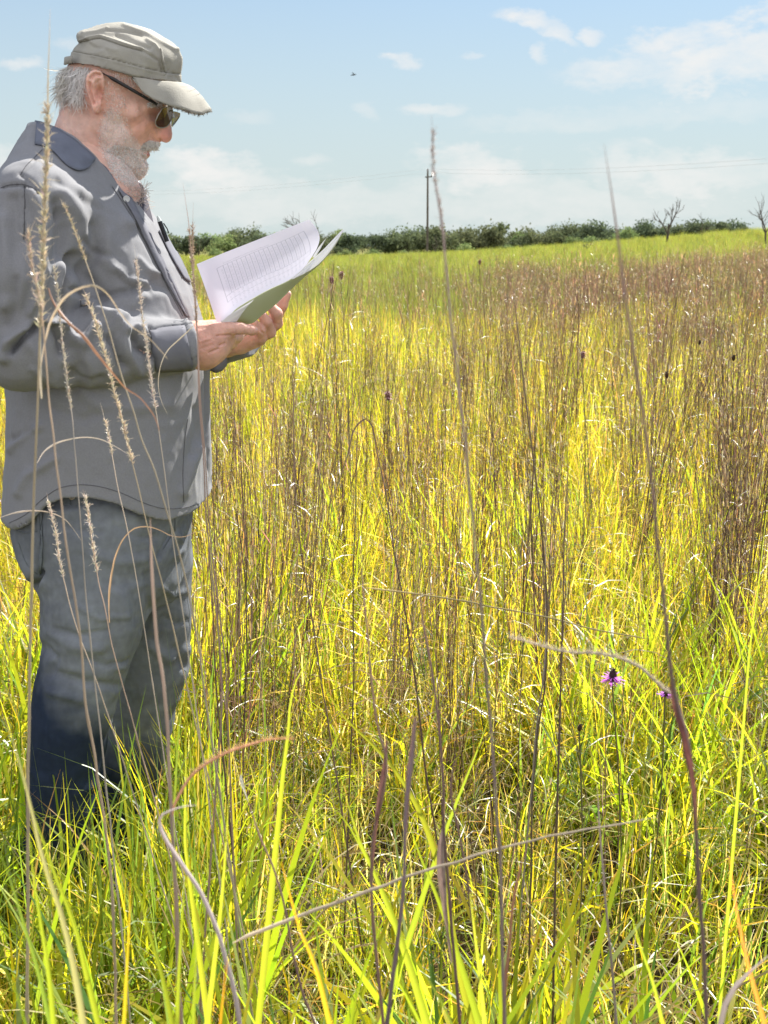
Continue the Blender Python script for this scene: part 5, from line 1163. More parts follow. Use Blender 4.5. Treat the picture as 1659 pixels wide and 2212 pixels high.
stem_thing([(60, 483), (64, 530), (70, 575), (80, 625), (90, 690), (98, 780), (104, 865), (122, 990), (131, 1070), (140, 1150), (162, 1295), (176, 1420), (184, 1525), (205, 1640), (235, 1850), (245, 2000), (250, 2150)], 1.12, .0005, .0023, tanc,
           'dry stem beside the tallest one, with a smaller seed head before the sleeve', seed=(483, 680, .0065, (.62, .55, .42)),
           leaf=[([(88, 790, 0), (98, 731, 0), (108, 695, 0), (122, 668, -.01), (140, 642, -.02), (160, 628, -.02), (180, 620, -.02), (194, 617, -.02), (212, 620, -.01), (228, 631, 0), (243, 650, .01), (256, 671, .01), (291, 711, .02), (319, 728, .02), (342, 752, .02), (362, 775, .03)], .0030, (.62, .52, .38)),
                 ([(105, 622, 0), (112, 645, 0), (128, 671, 0), (150, 698, 0), (177, 722, .01), (204, 757, .01), (228, 788, .01), (252, 817, .01), (271, 839, .02), (302, 859, .02), (320, 880, .02), (331, 895, .02), (340, 915, .02), (344, 931, .02)], .0034, (.48, .26, .16))])
stem_thing([(128, 426), (140, 448), (151, 474), (167, 516), (182, 554), (198, 598), (211, 637), (224, 678), (236, 716), (256, 788), (279, 859), (302, 938), (335, 1017), (352, 1075), (367, 1129), (396, 1230), (418, 1330), (440, 1480)], 1.35, .0005, .0021, (.4, .35, .26),
           'greenish dry stem leaning across the shirt from shoulder to thigh', seed=(430, 560, .004, (.5, .44, .3)))
stem_thing([(180, 625), (192, 660), (205, 694), (214, 725), (225, 759), (236, 803), (245, 845), (255, 880), (266, 917), (277, 962), (288, 1007), (301, 1060), (313, 1115), (335, 1201), (360, 1295), (389, 1420)], 1.5, .0004, .0017, tanc,
           'stem with a narrow pale seed spike in front of the forearm and belly', seed=(625, 1000, .0062, (.66, .57, .45)), leaf=[([(80, 1000, 0), (95, 975, 0), (120, 958, 0), (155, 948, 0), (190, 945, 0), (220, 950, 0), (250, 965, 0), (278, 982, 0)], .0028, (.66, .6, .5))])
stem_thing([(289, 531), (294, 570), (299, 608), (305, 660), (311, 711), (317, 750), (322, 788), (331, 859), (338, 899), (347, 960), (356, 1025), (365, 1097), (374, 1169), (396, 1330)], 1.6, .0004, .0016, (.5, .45, .38),
           'thin pale stem with a sparse spike in front of the chest and forearm', seed=(560, 880, .005, (.64, .58, .5)), leaf=[([(428, 694, 0), (410, 712, 0), (385, 735, 0), (362, 757, 0), (350, 780, 0), (343, 810, 0), (342, 835, 0), (350, 870, 0), (362, 895, 0)], .0018, pale)])
stem_thing([(117, 560), (122, 615), (128, 668), (133, 715), (137, 759), (142, 805), (147, 853), (155, 899), (161, 953), (166, 1007), (176, 1151), (187, 1295), (202, 1439)], 1.45, .0004, .0017, (.44, .4, .35),
           'slender grey-tan stem in front of the sleeve elbow, third from the left edge', seed=(560, 880, .0045, (.56, .5, .42)))
stem_thing([(216, 870), (224, 900), (236, 950), (247, 1010), (256, 1060), (268, 1110), (280, 1170), (292, 1240), (304, 1310), (318, 1400)], 1.6, .0004, .0014, (.55, .5, .4), 'short pale stem with a beaded spike in front of the lower shirt', seed=(905, 985, .0045, (.72, .66, .52)))
stem_thing([(100, 1065), (110, 1110), (122, 1160), (128, 1210), (140, 1260), (152, 1310), (170, 1370), (196, 1440)], 1.6, .0005, .0015, (.5, .43, .33), 'stem with a pale spike in front of the back trouser pocket', seed=(1065, 1240, .0055, (.72, .66, .55)), leaf=[([(0, 1118, 0), (30, 1108, 0), (70, 1103, 0), (110, 1108, 0), (140, 1122, 0), (160, 1145, 0), (176, 1168, 0)], .0025, pale)])
stem_thing([(179, 1058), (188, 1100), (197, 1160), (206, 1215), (214, 1260), (224, 1300), (232, 1345), (240, 1390), (262, 1470)], 1.62, .0005, .0015, (.5, .4, .3), 'stem with a pale spike in front of the jeans below the shirt hem', seed=(1058, 1230, .0058, (.72, .66, .55)),
           leaf=[([(236, 1345, 0), (235, 1290, 0), (241, 1240, 0), (252, 1195, 0), (270, 1160, 0), (290, 1142, 0), (320, 1138, 0), (345, 1145, 0), (366, 1156, 0), (395, 1160, 0), (425, 1148, 0)], .0032, (.6, .42, .26))])
stem_thing([(395, 394), (400, 430), (408, 488), (413, 545), (418, 600), (422, 659), (427, 745), (430, 859), (439, 971), (446, 1115), (461, 1259), (475, 1402), (479, 1525), (470, 1650)], 1.5, .0005, .0021, (.36, .28, .22),
           'dark dry stem before the hands, taller left one of the close pair', seed=(480, 700, .0045, (.45, .36, .27)))
stem_thing([(417, 437), (416, 480), (416, 520), (419, 600), (422, 680), (428, 760), (433, 870), (444, 1000), (452, 1130), (468, 1270), (486, 1420), (492, 1560)], 1.52, .0004, .002, (.36, .28, .22),
           'dark dry stem in front of the hands, right one of the close pair, slightly shorter', seed=(470, 640, .004, (.45, .36, .27)))
stem_thing([(931, 250), (935, 300), (940, 380), (948, 440), (955, 490), (961, 560), (967, 620), (975, 720), (985, 790), (990, 860), (1003, 945), (1018, 1080), (1030, 1200), (1040, 1300), (1050, 1450), (1062, 1600), (1070, 1700), (1078, 1850), (1085, 2050)], .8, .0006, .002, (.28, .22, .2),
           'tall blurred brown stem crossing the sky just right of the utility pole', seed=(255, 500, .003, (.4, .33, .3)))
stem_thing([(1305, 312), (1312, 360), (1320, 400), (1330, 470), (1340, 560), (1352, 660), (1365, 745), (1378, 830), (1395, 960), (1410, 1080), (1422, 1170), (1440, 1350), (1455, 1480), (1475, 1570), (1495, 1690), (1503, 1800), (1515, 2000), (1525, 2200)], .75, .0006, .0027, (.21, .145, .125),
           'tall brown stem at right with a red swollen leaf sheath low down', leaf=[([(1452, 1470, 0), (1462, 1520, 0), (1476, 1570, -.002), (1488, 1640, -.003), (1497, 1700, -.003), (1502, 1760, -.002), (1504, 1830, 0)], .0075, (.2, .10, .075))])
stem_thing([(1108, 622), (1112, 660), (1122, 740), (1135, 860), (1150, 980), (1165, 1110), (1178, 1240), (1182, 1350), (1178, 1470), (1160, 1600), (1150, 1720), (1148, 1830)], 1.6, .0009, .0018, dk, 'dark thin stem starting in the red grass patch and running down the middle')
stem_thing([(800, 900), (812, 970), (826, 1030), (838, 1090), (852, 1200), (868, 1280), (884, 1390), (898, 1480), (908, 1570), (925, 1700), (940, 1790)], 1.7, .0009, .0021, dk, 'dark stem leaning right in mid field with a folded tip', leaf=[([(812, 960, 0), (800, 915, 0), (790, 905, 0), (775, 915, 0), (750, 985, 0), (735, 1030, 0), (700, 1120, 0)], .003, dk)])
stem_thing([(632, 792), (634, 900), (636, 1000), (641, 1110), (652, 1210), (668, 1300), (682, 1390), (694, 1470), (708, 1560)], 1.9, .0009, .002, brn, 'dark upright stem in mid field just right of the shirt hem')
stem_thing([(448, 1130), (452, 1210), (458, 1300), (462, 1380), (468, 1500), (480, 1620)], 1.75, .0009, .0026, dk, 'thick dark stem beside the far trouser leg')
stem_thing([(531, 865), (526, 880), (524, 940), (527, 1020), (530, 1100), (533, 1200), (532, 1300), (534, 1400), (530, 1520)], 2.0, .0007, .0016, dk, 'dark stem with a small hooked tip right of the shirt hem')
stem_thing([(772, 900), (770, 1000), (768, 1100), (764, 1230), (762, 1340), (764, 1450), (760, 1560)], 1.85, .0008, .0017, dk, 'dark straight stem in mid field left of the folded-tip stem')
stem_thing([(1228, 1000), (1222, 1100), (1218, 1200), (1215, 1320), (1212, 1450), (1209, 1560), (1205, 1700), (1202, 1830)], 1.5, .0009, .0022, dk, 'dark straight stem right of the middle, beside the purple flowers')
stem_thing([(1180, 1120), (1178, 1220), (1180, 1330), (1176, 1440), (1160, 1560), (1148, 1700)], 1.6, .0008, .002, gry, 'grey-brown stem leaning left in the middle of the meadow')
stem_thing([(905, 1250), (912, 1320), (922, 1390), (935, 1470), (946, 1560), (955, 1680), (960, 1800), (968, 1900), (980, 2050), (990, 2190)], 1.15, .0008, .0028, (.2, .14, .125), 'dark purple-brown stem in the lower middle with a broad sheath', leaf=[([(960, 1780, 0), (954, 1850, -.003), (958, 1950, -.004), (968, 2030, -.002), (976, 2080, 0)], .011, (.3, .21, .2))])
stem_thing([(778, 1180), (785, 1280), (796, 1400), (806, 1500), (820, 1590), (834, 1640), (828, 1720), (808, 1800), (803, 1880), (804, 1960), (812, 2050), (820, 2140)], 1.05, .0007, .0028, (.28, .19, .15), 'brown stem in the lower middle bending left with a red-brown sheath', leaf=[([(836, 1600, 0), (832, 1660, 0), (822, 1710, -.002), (812, 1780, -.002), (806, 1850, 0), (802, 1930, 0)], .006, (.22, .13, .1))])
stem_thing([(895, 1560), (888, 1650), (878, 1730), (873, 1810), (872, 1910), (860, 2020), (846, 2120), (838, 2190)], .85, .0010, .0040, (.2, .15, .15), 'thickest dark stem at the bottom centre', leaf=[([(898, 1550, 0), (890, 1640, 0), (880, 1720, 0), (876, 1790, 0), (874, 1850, 0), (868, 1940, 0)], .006, (.22, .15, .13))])
stem_thing([(985, 1620), (975, 1700), (990, 1800), (1008, 1900), (1016, 1970), (1030, 2080), (1045, 2200)], 1.1, .0008, .0026, (.17, .12, .1), 'dark stem leaning right at the bottom, right of the centre')
stem_thing([(1140, 1818), (1125, 1870), (1108, 1950), (1100, 2040), (1092, 2120), (1090, 2190)], .95, .001, .0034, (.3, .16, .1), 'orange-brown stem at the bottom between two dark stems')
stem_thing([(1290, 1690), (1296, 1780), (1302, 1880), (1308, 1960), (1318, 2060), (1328, 2180)], 1.15, .0008, .0026, gry, 'grey stem at the lower right leaning slightly right')
stem_thing([T4(1580, 510), T4(1480, 508), T4(1350, 540), T4(1200, 590), T4(1100, 650), T4(1040, 700), T4(980, 790), T4(940, 880), T4(930, 1000), T4(935, 1150), T4(950, 1400), T4(960, 1700)], 1.0, .0012, .0016, (.55, .36, .2), 'orange-tan fuzzy stem arching right from the shaded grass', seed=(1590, 1680, .003, (.6, .38, .2)))
stem_thing([T4(1060, 868), T4(990, 872), T4(930, 890), T4(885, 908), T4(862, 935), T4(866, 985), T4(890, 1040), T4(940, 1120), T4(1000, 1210), T4(1060, 1300), T4(1120, 1420), T4(1180, 1560), T4(1220, 1700), T4(1260, 1850), T4(1290, 2000), T4(1305, 2120)], .85, .0012, .0042, (.42, .36, .36), 'thick grey stem at the lower left with a bent pale hook at its top')
stem_thing([T4(1320, 800), T4(1360, 900), T4(1420, 1080), T4(1470, 1200), T4(1520, 1350), T4(1550, 1500), T4(1580, 1680), T4(1630, 1850), T4(1700, 2040)], 1.1, .0008, .0026, (.24, .17, .14), 'brown leaning stem at the bottom right of the hooked grey stem', leaf=[([T4(1300, 700) + (0,), T4(1310, 760) + (0,), T4(1340, 840) + (0,)], .004, (.7, .68, .6))])
stem_thing([(322, 1120), (325, 1180), (328, 1240), (333, 1310), T4(852, 0), T4(880, 150), T4(900, 350), T4(910, 600), T4(925, 850), T4(940, 1100), T4(955, 1400), T4(965, 1700)], 1.0, .0014, .0024, (.4, .32, .25), 'brownish stem in front of the gap between the trouser legs')
o = stem_thing([(500, 2038), (560, 2012), (660, 1974), (760, 1938), (860, 1900), (935, 1875), (1000, 1856), (1060, 1838), (1120, 1822), (1220, 1800), (1330, 1782), (1420, 1765)], 1.0, .0022, .0008, (.46, .38, .3), 'fallen straight tan stalk lying diagonally across the lower grass', ground=False, name='fallen_stalk', group=None, cat='fallen stalk')
o = stem_thing([(790, 1270), (880, 1280), (990, 1296), (1090, 1316), (1190, 1336), (1290, 1360), (1400, 1380)], 1.5, .0014, .0009, (.3, .26, .12), 'thin olive stalk lying almost level across the middle of the meadow', ground=False, name='fallen_stalk', group=None, cat='fallen stalk')
o = stem_thing([(1100, 1378), (1160, 1392), (1220, 1408), (1280, 1410), (1330, 1418), (1380, 1440), (1420, 1475), (1450, 1500)], .95, .0007, .0012, (.5, .44, .34), 'pale fuzzy stalk arching over the purple flowers', ground=False, name='fallen_stalk', group=None, cat='fallen stalk', seed=(1370, 1510, .003, (.6, .52, .42)))
o = stem_thing([(1659, 2065), (1625, 2095), (1590, 2130), (1570, 2165), (1560, 2205)], .75, .002, .0032, (.48, .42, .38), 'thick pale grey stalk at the bottom right corner')
# broad green leaves traced close to the lens
def broad_leaf(pts, Y, wd, col, label, tip=None):
    W = [P(x, y, Y) for x, y in pts]; b = W[-1]; a = W[-2]; d = (b - a) / (abs(b[2] - a[2]) + 1e-6); d = np.array((np.clip(d[0], -.3, .3), 0, -1)); z0 = float(gh(b[0], b[1])); W += [b + d * (b[2] - z0) * .5, b + d * (b[2] - z0)]
    n = 44; q = spline(W, n); t = np.linspace(0, 1, n); T = np.gradient(q, axis=0); T /= np.linalg.norm(T, axis=1)[:, None]; sd_ = np.cross(T, q - CAM); sd_ /= np.linalg.norm(sd_, axis=1)[:, None]; up = np.cross(sd_, T)
    wp = wd * np.clip(t * 2.6, .02, 1)**.8; c = np.array(col)[None] * np.ones((n, 1))
    if tip is not None: k = np.clip(1 - t * 3, 0, 1)[:, None]; c = c * (1 - k) + np.array(tip)[None] * k
    G = np.stack((q - sd_ * wp[:, None] / 2 + up * wp[:, None] * .18, q, q + sd_ * wp[:, None] / 2 + up * wp[:, None] * .12), 1); mb = MB(); cc = np.repeat(c, 3, 0) * np.tile(np.array([1, 1.18, .95]), n)[:, None]; mb.grid(G, cc)
    o = mb.build('broad_grass_leaf', M['leaf']); return tag(o, label, 'grass blade', 'broad green grass blades near the camera')
g1 = (.24, .31, .04); g2 = (.28, .32, .045); g3 = (.17, .22, .05); yo = (.5, .3, .03)
LB = [([T4(160, 1030), T4(180, 1250), T4(220, 1500), T4(260, 1750), T4(290, 2046)], .8, .0085, g1, 'upright green blade at the lower left just right of the tall left stem'),
      ([T4(150, 830), T4(230, 1050), T4(320, 1300), T4(400, 1500), T4(460, 1750), T4(520, 2000)], .78, .0085, g1, 'long green blade with a brown edge leaning right at the lower left', ),
      ([T4(20, 380), T4(60, 480), T4(100, 620), T4(150, 800), T4(230, 1150), T4(330, 1450), T4(400, 1750), T4(450, 2046)], .75, .0078, (.24, .22, .16), 'greyish dry blade leaning right across the lower left corner'),
      ([T4(705, 1260), T4(700, 1450), T4(690, 1650), T4(680, 1850), T4(670, 2040)], .85, .0075, g2, 'upright yellow-tipped blade at the bottom left of the centre', yo),
      ([T4(1000, 1230), T4(985, 1450), T4(970, 1700), T4(955, 2040)], .85, .008, g1, 'tall bright green blade behind the hooked grey stem'),
      ([T4(710, 1180), T4(760, 1380), T4(820, 1600), T4(880, 1800), T4(930, 2040)], .85, .0085, g1, 'bright green blade leaning right beneath the hooked grey stem'),
      ([T4(1235, 830), T4(1215, 1150), T4(1195, 1400), T4(1160, 1700), T4(1120, 2040)], .95, .0075, g2, 'long straight bright blade rising right of the hooked grey stem'),
      ([T4(1060, 1480), T4(1058, 1700), T4(1050, 1850), T4(1045, 2040)], .8, .008, g2, 'short upright bright blade at the bottom right of the hooked stem'),
      ([T4(1230, 1700), T4(1210, 1850), T4(1190, 2040)], .78, .008, yo, 'yellowish short blade at the bottom beside the dark forked stem'),
      ([T4(0, 1120), T4(60, 1280), T4(120, 1480), T4(190, 1700), T4(270, 2040)], .8, .008, g3, 'dark green blade entering from the left edge low down'),
      ([T4(0, 1700), T4(60, 1800), T4(110, 1950), T4(140, 2046)], .7, .0085, g1, 'bright blade in the bottom left corner'),
      ([T4(1005, 500), T4(1003, 700), T4(1000, 900), T4(1002, 1100), T4(1015, 1200)], 1.2, .0072, g2, 'straight bright blade standing at the edge of the shaded grass'),
      ([C6(30, 1270), C6(90, 1500), C6(150, 1700), C6(220, 1850), C6(270, 2040), C6(310, 2200)], .85, .009, g1, 'bright green blade leaning right at the bottom of the middle', yo),
      ([C6(240, 180), C6(420, 450), C6(540, 560), C6(650, 680)], 1.35, .009, g2, 'broad bright blade slanting down to the right in the centre'),
      ([C6(215, 50), C6(120, 200), C6(85, 320), C6(70, 500), C6(40, 750), C6(20, 950)], 1.4, .009, g2, 'broad bright blade leaning right above the centre left', ),
      ([C6(300, 930), C6(400, 1020), C6(460, 1120), C6(520, 1230)], 1.2, .01, g1, 'broad short blade in the lower middle leaning left'),
      ([C6(395, 860), C6(440, 1000), C6(480, 1130), C6(540, 1260)], 1.15, .01, g2, 'broad blade beside the brown bent stem'),
      ([C6(1240, 430), C6(1180, 600), C6(1120, 750), C6(1060, 900)], 1.4, .008, g2, 'bright blade leaning right beside the long centre stem'),
      ([C6(1130, 1450), C6(1160, 1700), C6(1190, 1950), C6(1215, 2200)], .9, .0085, g2, 'upright bright blade at the bottom right of the centre'),
      ([C6(760, 1000), C6(800, 1120), C6(850, 1260), C6(880, 1330)], 1.15, .0095, g1, 'broad blade right of the thickest dark stem'),
      ([C6(740, 1760), C6(850, 1900), C6(930, 2020), C6(1010, 2180)], .85, .0065, g3, 'narrow dark green blade leaning right at the bottom centre'),
      ([(1655, 1110), (1640, 1250), (1620, 1400), (1610, 1520)], 1.5, .0045, g2, 'upright bright blade at the right edge of the photo'),
      ([(1575, 1850), (1590, 1960), (1615, 2080), (1650, 2205)], .75, .008, yo, 'orange and green blade in the lower right corner', orr),
      ([(1360, 1960), (1385, 2050), (1410, 2120), (1430, 2205)], .85, .007, g1, 'bright blade at the bottom right beside the grey stem'),
      ([(880, 1690), (905, 1560), (870, 1440), (862, 1520)], 1.5, .008, g2, 'bent blade in the middle')]
for t_ in LB[:-1]: broad_leaf(*t_)

# ------------------------------ flowers and seed heads
def flower(px, py, Y, kind, label, size, base_to=None, group=None):
    top = P(px, py, Y); bx = top[0] + rng.normal() * .03; z0 = float(gh(bx, Y)); t = np.linspace(0, 1, 12)[:, None]
    q = top * (1 - t) + np.array((bx, Y, z0)) * t; q[:, 0] += .02 * np.sin(t[:, 0] * 3.1)
    o = empty(kind[0], q[-1], label, kind[1], group)
    mb = MB(); mb.tube(q, .0013, (.16, .14, .07), 5); child(mb.build('stem', M['stem']), o)
    hb = MB(); u = np.linspace(0, 1, 9); prof = np.sin(np.clip(u * 1.05, 0, 1) * math.pi)**.6 * size * .24 + .0004
    ax = np.array((rng.normal() * .2, rng.normal() * .2, 1)); ax /= np.linalg.norm(ax); hb.tube(top[None] + ax[None] * (u[:, None] * size), prof, kind[2], 8)
    for _ in range(70):
        f = rng.random(); a = rng.random() * 6.28; d = np.array((math.cos(a), math.sin(a), rng.uniform(.1, .8))); p_ = top + ax * f * size + d * np.interp(f, u, prof) * .8
        hb.tube([p_, p_ + d * size * .12], [size * .03, size * .012], np.array(kind[2]) * rng.uniform(.6, 1.6), 3)
    child(hb.build('flower_head', M['stem']), o)
    if len(kind) > 3:
        pb = MB()
        for lay in range(kind[4]):
            for k in range(26):
                a = rng.random() * 6.28; d = np.array((math.cos(a), math.sin(a), rng.uniform(-.25, .35))); p_ = top + ax * size * (.12 + lay * .25); s2 = np.cross(d, (0, 0, 1.0)); s2 /= np.linalg.norm(s2)
                l = size * rng.uniform(.35, .7) * kind[5]; pb.ribbon([p_ + d * size * .1, p_ + d * l * .6, p_ + d * l + np.array((0, 0, -.001))], np.array([.5, 1, .6]) * size * .11, s2, np.array(kind[3]) * rng.uniform(.7, 1.3))
        child(pb.build('petals', M['stem']), o)
    return o
PUR = ('prairie_clover', 'flower', (.07, .04, .04), (.55, .16, .62), 2, 1.35)
flower(1322, 1474, 1.75, PUR, 'purple clover flower with a dark cone above fine grass at lower right', .024)
flower(1436, 1505, 1.9, PUR, 'smaller pink clover flower partly behind the dark stem, right of the purple one', .018)
SPK = ('horsemint', 'flower spike', (.26, .13, .11), (.5, .33, .32), 4, .8)
flower(718, 614, 5.2, SPK, 'left one of the two tiered reddish flower spikes beside the papers', .036)
flower(736, 605, 5.4, SPK, 'right, slightly taller one of the two tiered reddish flower spikes beside the papers', .04)
flower(840, 866, 4.0, SPK, 'tiered greyish flower spike in mid field left of the long centre stem', .034)
flower(1258, 775, 4.6, SPK, 'small tiered flower spike in the yellow grass right of the centre', .03)
flower(1036, 572, 8, SPK, 'faint small flower spike near the red grass patch', .035)
CON = ('seed_head_stalk', 'seed head', (.07, .04, .03))
flower(1584, 780, 4.5, CON, 'dark cone seed head highest at right in the reddish grass', .026)
flower(1440, 818, 4.2, CON, 'dark cone seed head left of the other dark cone at right', .026)
flower(1510, 745, 4.8, CON, 'small dark seed head at right between the two dark cones', .02)
flower(1251, 1580, 1.7, CON, 'small dark green seed head below the purple flower', .014)

# ------------------------------ treeline
def crown_mesh(name, wdt, hgt, lobes, nleaf, lsize, cols, seed, low=.0):
    r = np.random.default_rng(seed); mb = MB(); C = []
    for i in range(lobes):
        a = r.random() * 6.28; rr = math.sqrt(r.random()) * wdt * .36; zc = hgt * (low + .28 + (.55 - low * .3) * r.random() * (1 - .5 * rr / (wdt * .4))); C.append((rr * math.cos(a), rr * math.sin(a), zc, wdt * r.uniform(.13, .24)))
    V = []; F = []; K = []
    for i in range(nleaf):
        cx, cy, cz, cr = C[r.integers(lobes)]; d = r.normal(size=3); d /= np.linalg.norm(d); rad = cr * (r.random()**.33) * (1 + .25 * r.normal()); p_ = np.array((cx, cy, cz)) + d * rad * np.array((1, 1, .8))
        if p_[2] < .15: continue
        n = r.normal(size=3) + d * .8 + np.array((0, 0, .4)); n /= np.linalg.norm(n); a = np.cross(n, r.normal(size=3)); a /= np.linalg.norm(a); b = np.cross(n, a); s = lsize * r.uniform(.5, 1.4)
        k = len(V); V += [p_ - a * s, p_ - b * s * .6, p_ + a * s, p_ + b * s * .6]; F.append((k, k + 1, k + 2, k + 3)); c = np.array(cols[r.integers(len(cols))]) * r.uniform(.7, 1.3); K += [c] * 4
    mb.add(np.array(V), np.array(F), np.array(K)); return mb, C
def tree_proto(name, wdt, hgt, lobes, nleaf, lsize, cols, seed, trunk=.12, low=0.0):
    root = bpy.data.objects.new(name, None); mb, C = crown_mesh('crown', wdt, hgt, lobes, nleaf, lsize, cols, seed, low)
    cr = mb.build('crown', M['tree_leaf'], root, smooth=False, link=False); tb = MB(); t = np.linspace(0, 1, 5)[:, None]
    tb.tube(np.hstack((t * .2, t * .1, t * hgt * .5)), np.linspace(trunk, trunk * .6, 5), None, 6)
    for (cx, cy, cz, r_) in C[:7]: s0 = np.array((.12, .05, hgt * .25)); tb.tube(spline([s0, (s0 + np.array((cx, cy, cz))) / 2 + np.array((0, 0, -.1)), np.array((cx, cy, cz))], 5), np.linspace(trunk * .5, trunk * .12, 5), None, 5)
    tk = tb.build('trunk', M['bark'], root, link=False); return root, [cr, tk]
DG = [(.1, .125, .08), (.12, .15, .09), (.08, .105, .07)]; PG = [(.2, .26, .11), (.24, .28, .13), (.16, .22, .1)]; OG = [(.13, .15, .085), (.155, .175, .1), (.11, .135, .08)]  # distance haze mixed into these crown greens, paler and greyer than the leaves
TP = [tree_proto('cedar_tree', 6, 4.6, 9, 2600, .16, DG, 1), tree_proto('oak_tree', 7.5, 5.0, 12, 2600, .19, OG, 2), tree_proto('pale_tree', 5, 5.2, 9, 1600, .18, PG, 3), tree_proto('cedar_tree', 5, 4.0, 7, 2200, .15, DG, 4),
      tree_proto('oak_tree', 8, 5.6, 14, 2800, .2, OG, 5), tree_proto('bushy_shrub', 4.5, 2.8, 7, 1500, .15, PG, 6, .06), tree_proto('pale_tree', 6, 4.6, 10, 1500, .2, [(.13, .16, .08), (.1, .14, .07)], 7)]
TL = {'cedar_tree': ('dense dark green cedar in the distant treeline', 'tree', 'dark cedars in the treeline'), 'oak_tree': ('rounded olive green tree in the distant treeline', 'tree', 'olive trees in the treeline'), 'pale_tree': ('loose pale green tree in the distant treeline', 'tree', 'pale trees in the treeline'), 'bushy_shrub': ('low light green bush at the front of the treeline', 'shrub', 'bushes in front of the treeline')}
TREES = []
def put_tree(i, x, y, z, s, rz, label=None):
    root, parts = TP[i]; r_ = root.copy(); sc.collection.objects.link(r_); r_.location = (x, y, z); r_.scale = (s, s, s); r_.rotation_euler = (0, 0, rz)
    for p_ in parts: c = p_.copy(); sc.collection.objects.link(c); c.parent = r_
    a, b, g = TL[root.name.split('.')[0]]; tag(r_, label or a, b, g); TREES.append((w2p(np.array((x, y, z + 1)))[0], root.name.split('.')[0], r_)); return r_
Dt = 215.0
topline = [(355, 494), (400, 492), (470, 484), (540, 497), (600, 492), (700, 502), (760, 498), (860, 503), (920, 497), (980, 487), (1040, 488), (1100, 494), (1200, 487), (1270, 483), (1330, 490), (1390, 479), (1440, 486), (1500, 470), (1560, 468), (1605, 486)]
txs = np.array([p[0] for p in topline]); tys = np.array([p[1] for p in topline])
x = 345; k = 0
while x < 1600:
    Y = Dt + rng.uniform(-12, 18); ty = np.interp(x, txs, tys) + rng.normal() * 9
    if x > 1330: Y = 150 + rng.uniform(-8, 8)
    w_ = P(x, ty, Y); zb = float(gh(w_[0], Y)) - .2
    i = rng.choice([0, 1, 2, 3, 4, 6], p=[.26, .2, .12, .2, .14, .08]) if x < 1480 else rng.choice([0, 3]); hh = (4.6, 5.0, 5.2, 4.0, 5.6, 2.8, 4.6)[i]; s = max(.35, (w_[2] - zb) / (hh * .93))
    lab = None
    if k == 4: lab = 'rounded tree seen just above the left corner of the papers'
    put_tree(i, w_[0], Y, zb, s, rng.random() * 6.28, lab); k += 1
    x += rng.uniform(15, 27) * (1.0 if x < 1330 else .75) * max(.7, s)
for x_, y_, Yb, i, s in ((610, 520, 190, 5, .8), (800, 520, 185, 5, .7), (1010, 505, 170, 5, .9), (1240, 500, 150, 2, .55), (1285, 498, 140, 5, .8), (690, 522, 190, 5, .6), (880, 518, 180, 5, .6), (460, 528, 180, 5, .8), (740, 520, 190, 5, .7), (1090, 510, 165, 5, .7), (1150, 507, 160, 5, .6), (520, 525, 185, 5, .7), (590, 520, 190, 5, .7)):
    w_ = P(x_, y_, Yb); put_tree(i, w_[0], Yb, float(gh(w_[0], Yb)) - .1, s, rng.random() * 6.28)
ORD = 'first second third fourth fifth sixth seventh eighth ninth tenth eleventh twelfth thirteenth fourteenth fifteenth sixteenth seventeenth eighteenth nineteenth twentieth'.split()
MARKS = [(330, 'right of the shirt chest'), (640, 'right of the bare tree behind papers'), (924, 'right of the utility pole'), (1150, 'right of the middle of the right half'), (1330, 'right of the tallest right-hand stem'), (1440, 'right of the large dead tree')]
MARKS = [m_ for m_ in MARKS if m_[0] != 1150]
for fam, nm in (('cedar_tree', 'dark cedar'), ('oak_tree', 'olive green tree'), ('pale_tree', 'loose pale green tree'), ('bushy_shrub', 'low light green bush')):
    for (x0, mk_), x1 in zip(MARKS, [m_[0] for m_ in MARKS[1:]] + [3000]):
        for j, (_x, _f, t_) in enumerate(sorted([t for t in TREES if t[1] == fam and x0 <= t[0] < x1], key=lambda t: t[0])):
            if j < 20: t_['label'] = 'treeline %s, %s of its kind %s' % (nm, ORD[j], mk_)
def bare_tree(px, ptop, Y, h_, label, spread=.5, seed=1, name='dead_tree', base_r=.09, ylist=None, twig=3, grp=None):
    r = np.random.default_rng(seed); w_ = P(px, ptop, Y); zb = float(gh(w_[0], Y)) - .1; H_ = w_[2] - zb if h_ is None else h_; o = empty(name, (w_[0], Y, zb), label, 'tree' if name == 'dead_tree' else 'shrub', grp); tb, bb = MB(), MB()
    def grow(mb, p_, d, l, rad, lev):
        n = 5; q = [p_]; dd = d.copy()
        for _ in range(n): dd = dd + r.normal(size=3) * .13; dd /= np.linalg.norm(dd); q.append(q[-1] + dd * l / n)
        mb.tube(q, np.linspace(rad, rad * .55, n + 1), None, 5)
        if lev > 0:
            for k in range(r.integers(3, 5)):
                j = r.integers(2, n + 1); nd = dd + r.normal(size=3) * spread; nd[2] = abs(nd[2]) * .8 + .25; nd /= np.linalg.norm(nd); grow(bb, q[j], nd, l * r.uniform(.5, .75), rad * .5, lev - 1)
    grow(tb, np.zeros(3), np.array((r.normal() * .08, r.normal() * .08, 1.0)), H_ * .5, base_r, twig)
    for mb, nm in ((tb, 'trunk'), (bb, 'branches')):
        c = mb.build(nm, M['bark'], o)
    # scale to the height wanted
    mz = max(v.co.z for c in o.children for v in c.data.vertices); o.scale = (H_ / mz,) * 3; return o
bare_tree(1440, 425, 75, None, 'leafless dead tree standing on the field edge at right', .4, 3, base_r=.10)
bare_tree(682, 452, 120, None, 'bare dead tree rising behind the right corner of the papers', .8, 8, base_r=.12)
